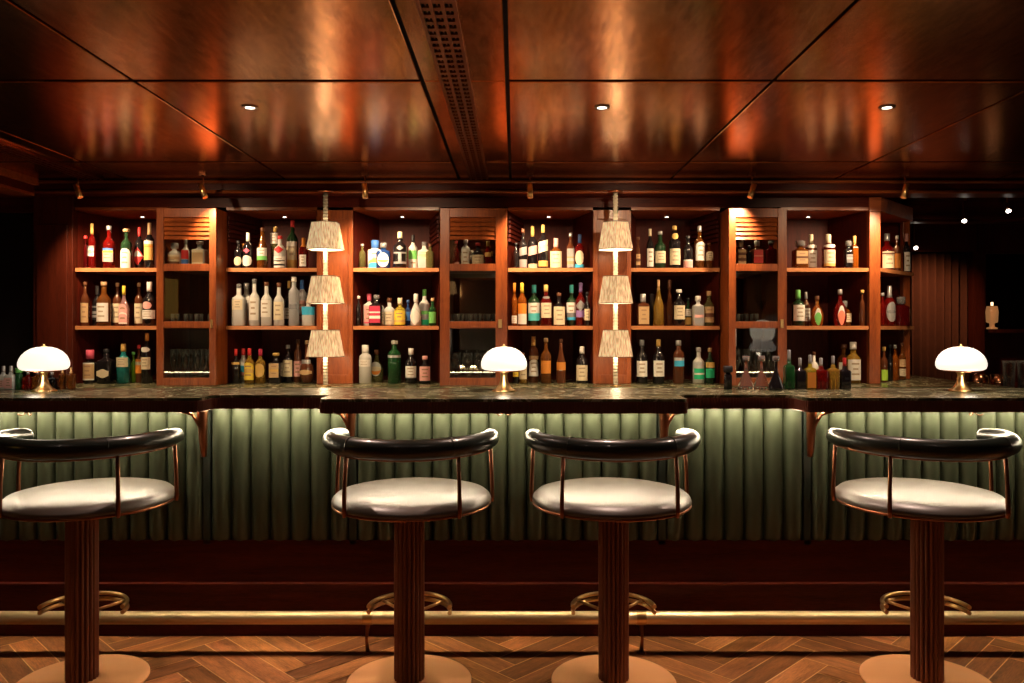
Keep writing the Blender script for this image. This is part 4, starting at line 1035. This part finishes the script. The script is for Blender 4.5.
for px, py, D, lab in ((963, 217, 5.95, 'lit spotlight over the dark room, left of the pair'), (1007, 207, 5.8, 'lit spotlight over the dark room at the far right'), (914, 246, 6.85, 'lit spotlight low beside the end shelf')):
    zc_ = Z(py, D)
    track_head(X(px, D), D, zc_, (-.75 if py < 240 else -1.1, .25, 0), lab, lit=True, cyl=M_STEEL if False else M_RIB)
# ================================================================== BEHIND THE CAMERA (seen only mirrored)
am = empty('wall_lantern', (XL, 2.0, 1.45))
MB().box(.002, .05, -.2, .2, 0, .45).box(.05, .06, -.2, -.18, 0, .45).box(.05, .06, .18, .2, 0, .45).build('case', M_BRASS, am)
MB().box(.05, .055, -.18, .18, .02, .43).build('amber_panel', mat('amber_panel_glow', (.7,.4,.1), .4, emit=(1,.55,.10), es=.8, noise=.4, nscale=6), am)
tag(am, 'amber glowing wall lantern on the left wall, seen mirrored in the left cabinet', 'wall lamp')
for x, lab in ((-1.05, 'left'), (2.4, 'right')):
    t = empty('wall_sconce', (x, YF+.02, 1.9)); MB().lathe([(.10,0),(.13,.02),(.11,.2)], n=24, cap=False).build('lamp_shade', mat('amber_shade', (.8,.4,.15), .6, emit=(1,.5,.18), es=2.0), t, (0,.16,0))
    MB().box(-.03,.03,0,.02,.0,.2).tube([(0,.02,.1),(0,.16,.1)], .008, 8).build('wall_bracket', M_BRASS, t)
    tag(t, f'amber shaded wall sconce behind the camera, {lab} one', 'wall lamp', 'wall sconces behind the camera')
pf = empty('framed_picture', (4.3, YF+.005, 1.0)); MB().box(-.35,.35,0,.03,0,.6).build('frame', M_BRASS, pf); MB().box(-.32,.32,.03,.035,.03,.57).build('picture', mat('picture_paper', (.6,.6,.58), .5, noise=.4, nscale=3), pf)
tag(pf, 'framed pale picture hanging behind the camera at right', 'picture')
light('SPOT', 'picture_spot', (4.3, YF+.9, 2.25), 14, (1,.85,.7), (4.3, YF, 1.3), .03, 50, .8)
# unseen downlights added out of frame as weak fill for the stools
for px, tgtx in ((-1.95, -1.75), (-.75, -.45), (.15, .35), (1.45, 1.6)):
    downlight(px, 1.80, {-1.95: 'added weak recessed downlight for the leftmost stool', -.75: 'added weak recessed downlight for the second stool', .15: 'added weak recessed downlight for the third stool', 1.45: 'added weak recessed downlight for the rightmost stool'}[px], 3, (tgtx, 3.05, .4), 60)
# fill spots added over the bartenders' aisle to brighten the shelves, no fixtures
for x in (-2.2, -.7, .8, 2.2):
    light('SPOT', 'aisle_fill_spot', (x, 4.05, ZC-.03), 34, (1,.68,.40), (x*.97, 5.4, 1.35), .03, 85, .9)
# ================================================================== WORLD / VIEW
w = bpy.data.worlds.new('world'); sc.world = w; w.use_nodes = True
w.node_tree.nodes['Background'].inputs[0].default_value = (1, .55, .3, 1); w.node_tree.nodes['Background'].inputs[1].default_value = .004
sc.view_settings.view_transform = 'Standard'; sc.view_settings.look = 'None'; sc.view_settings.gamma = 1; sc.view_settings.exposure = 0
sc.view_settings.use_curve_mapping = False
cy = sc.cycles
cy.max_bounces = 7; cy.glossy_bounces = 4; cy.diffuse_bounces = 2; cy.transmission_bounces = 6; cy.transparent_max_bounces = 12
cy.caustics_reflective = False; cy.caustics_refractive = False; cy.sample_clamp_indirect = 3; cy.use_denoising = True
cy.use_adaptive_sampling = True
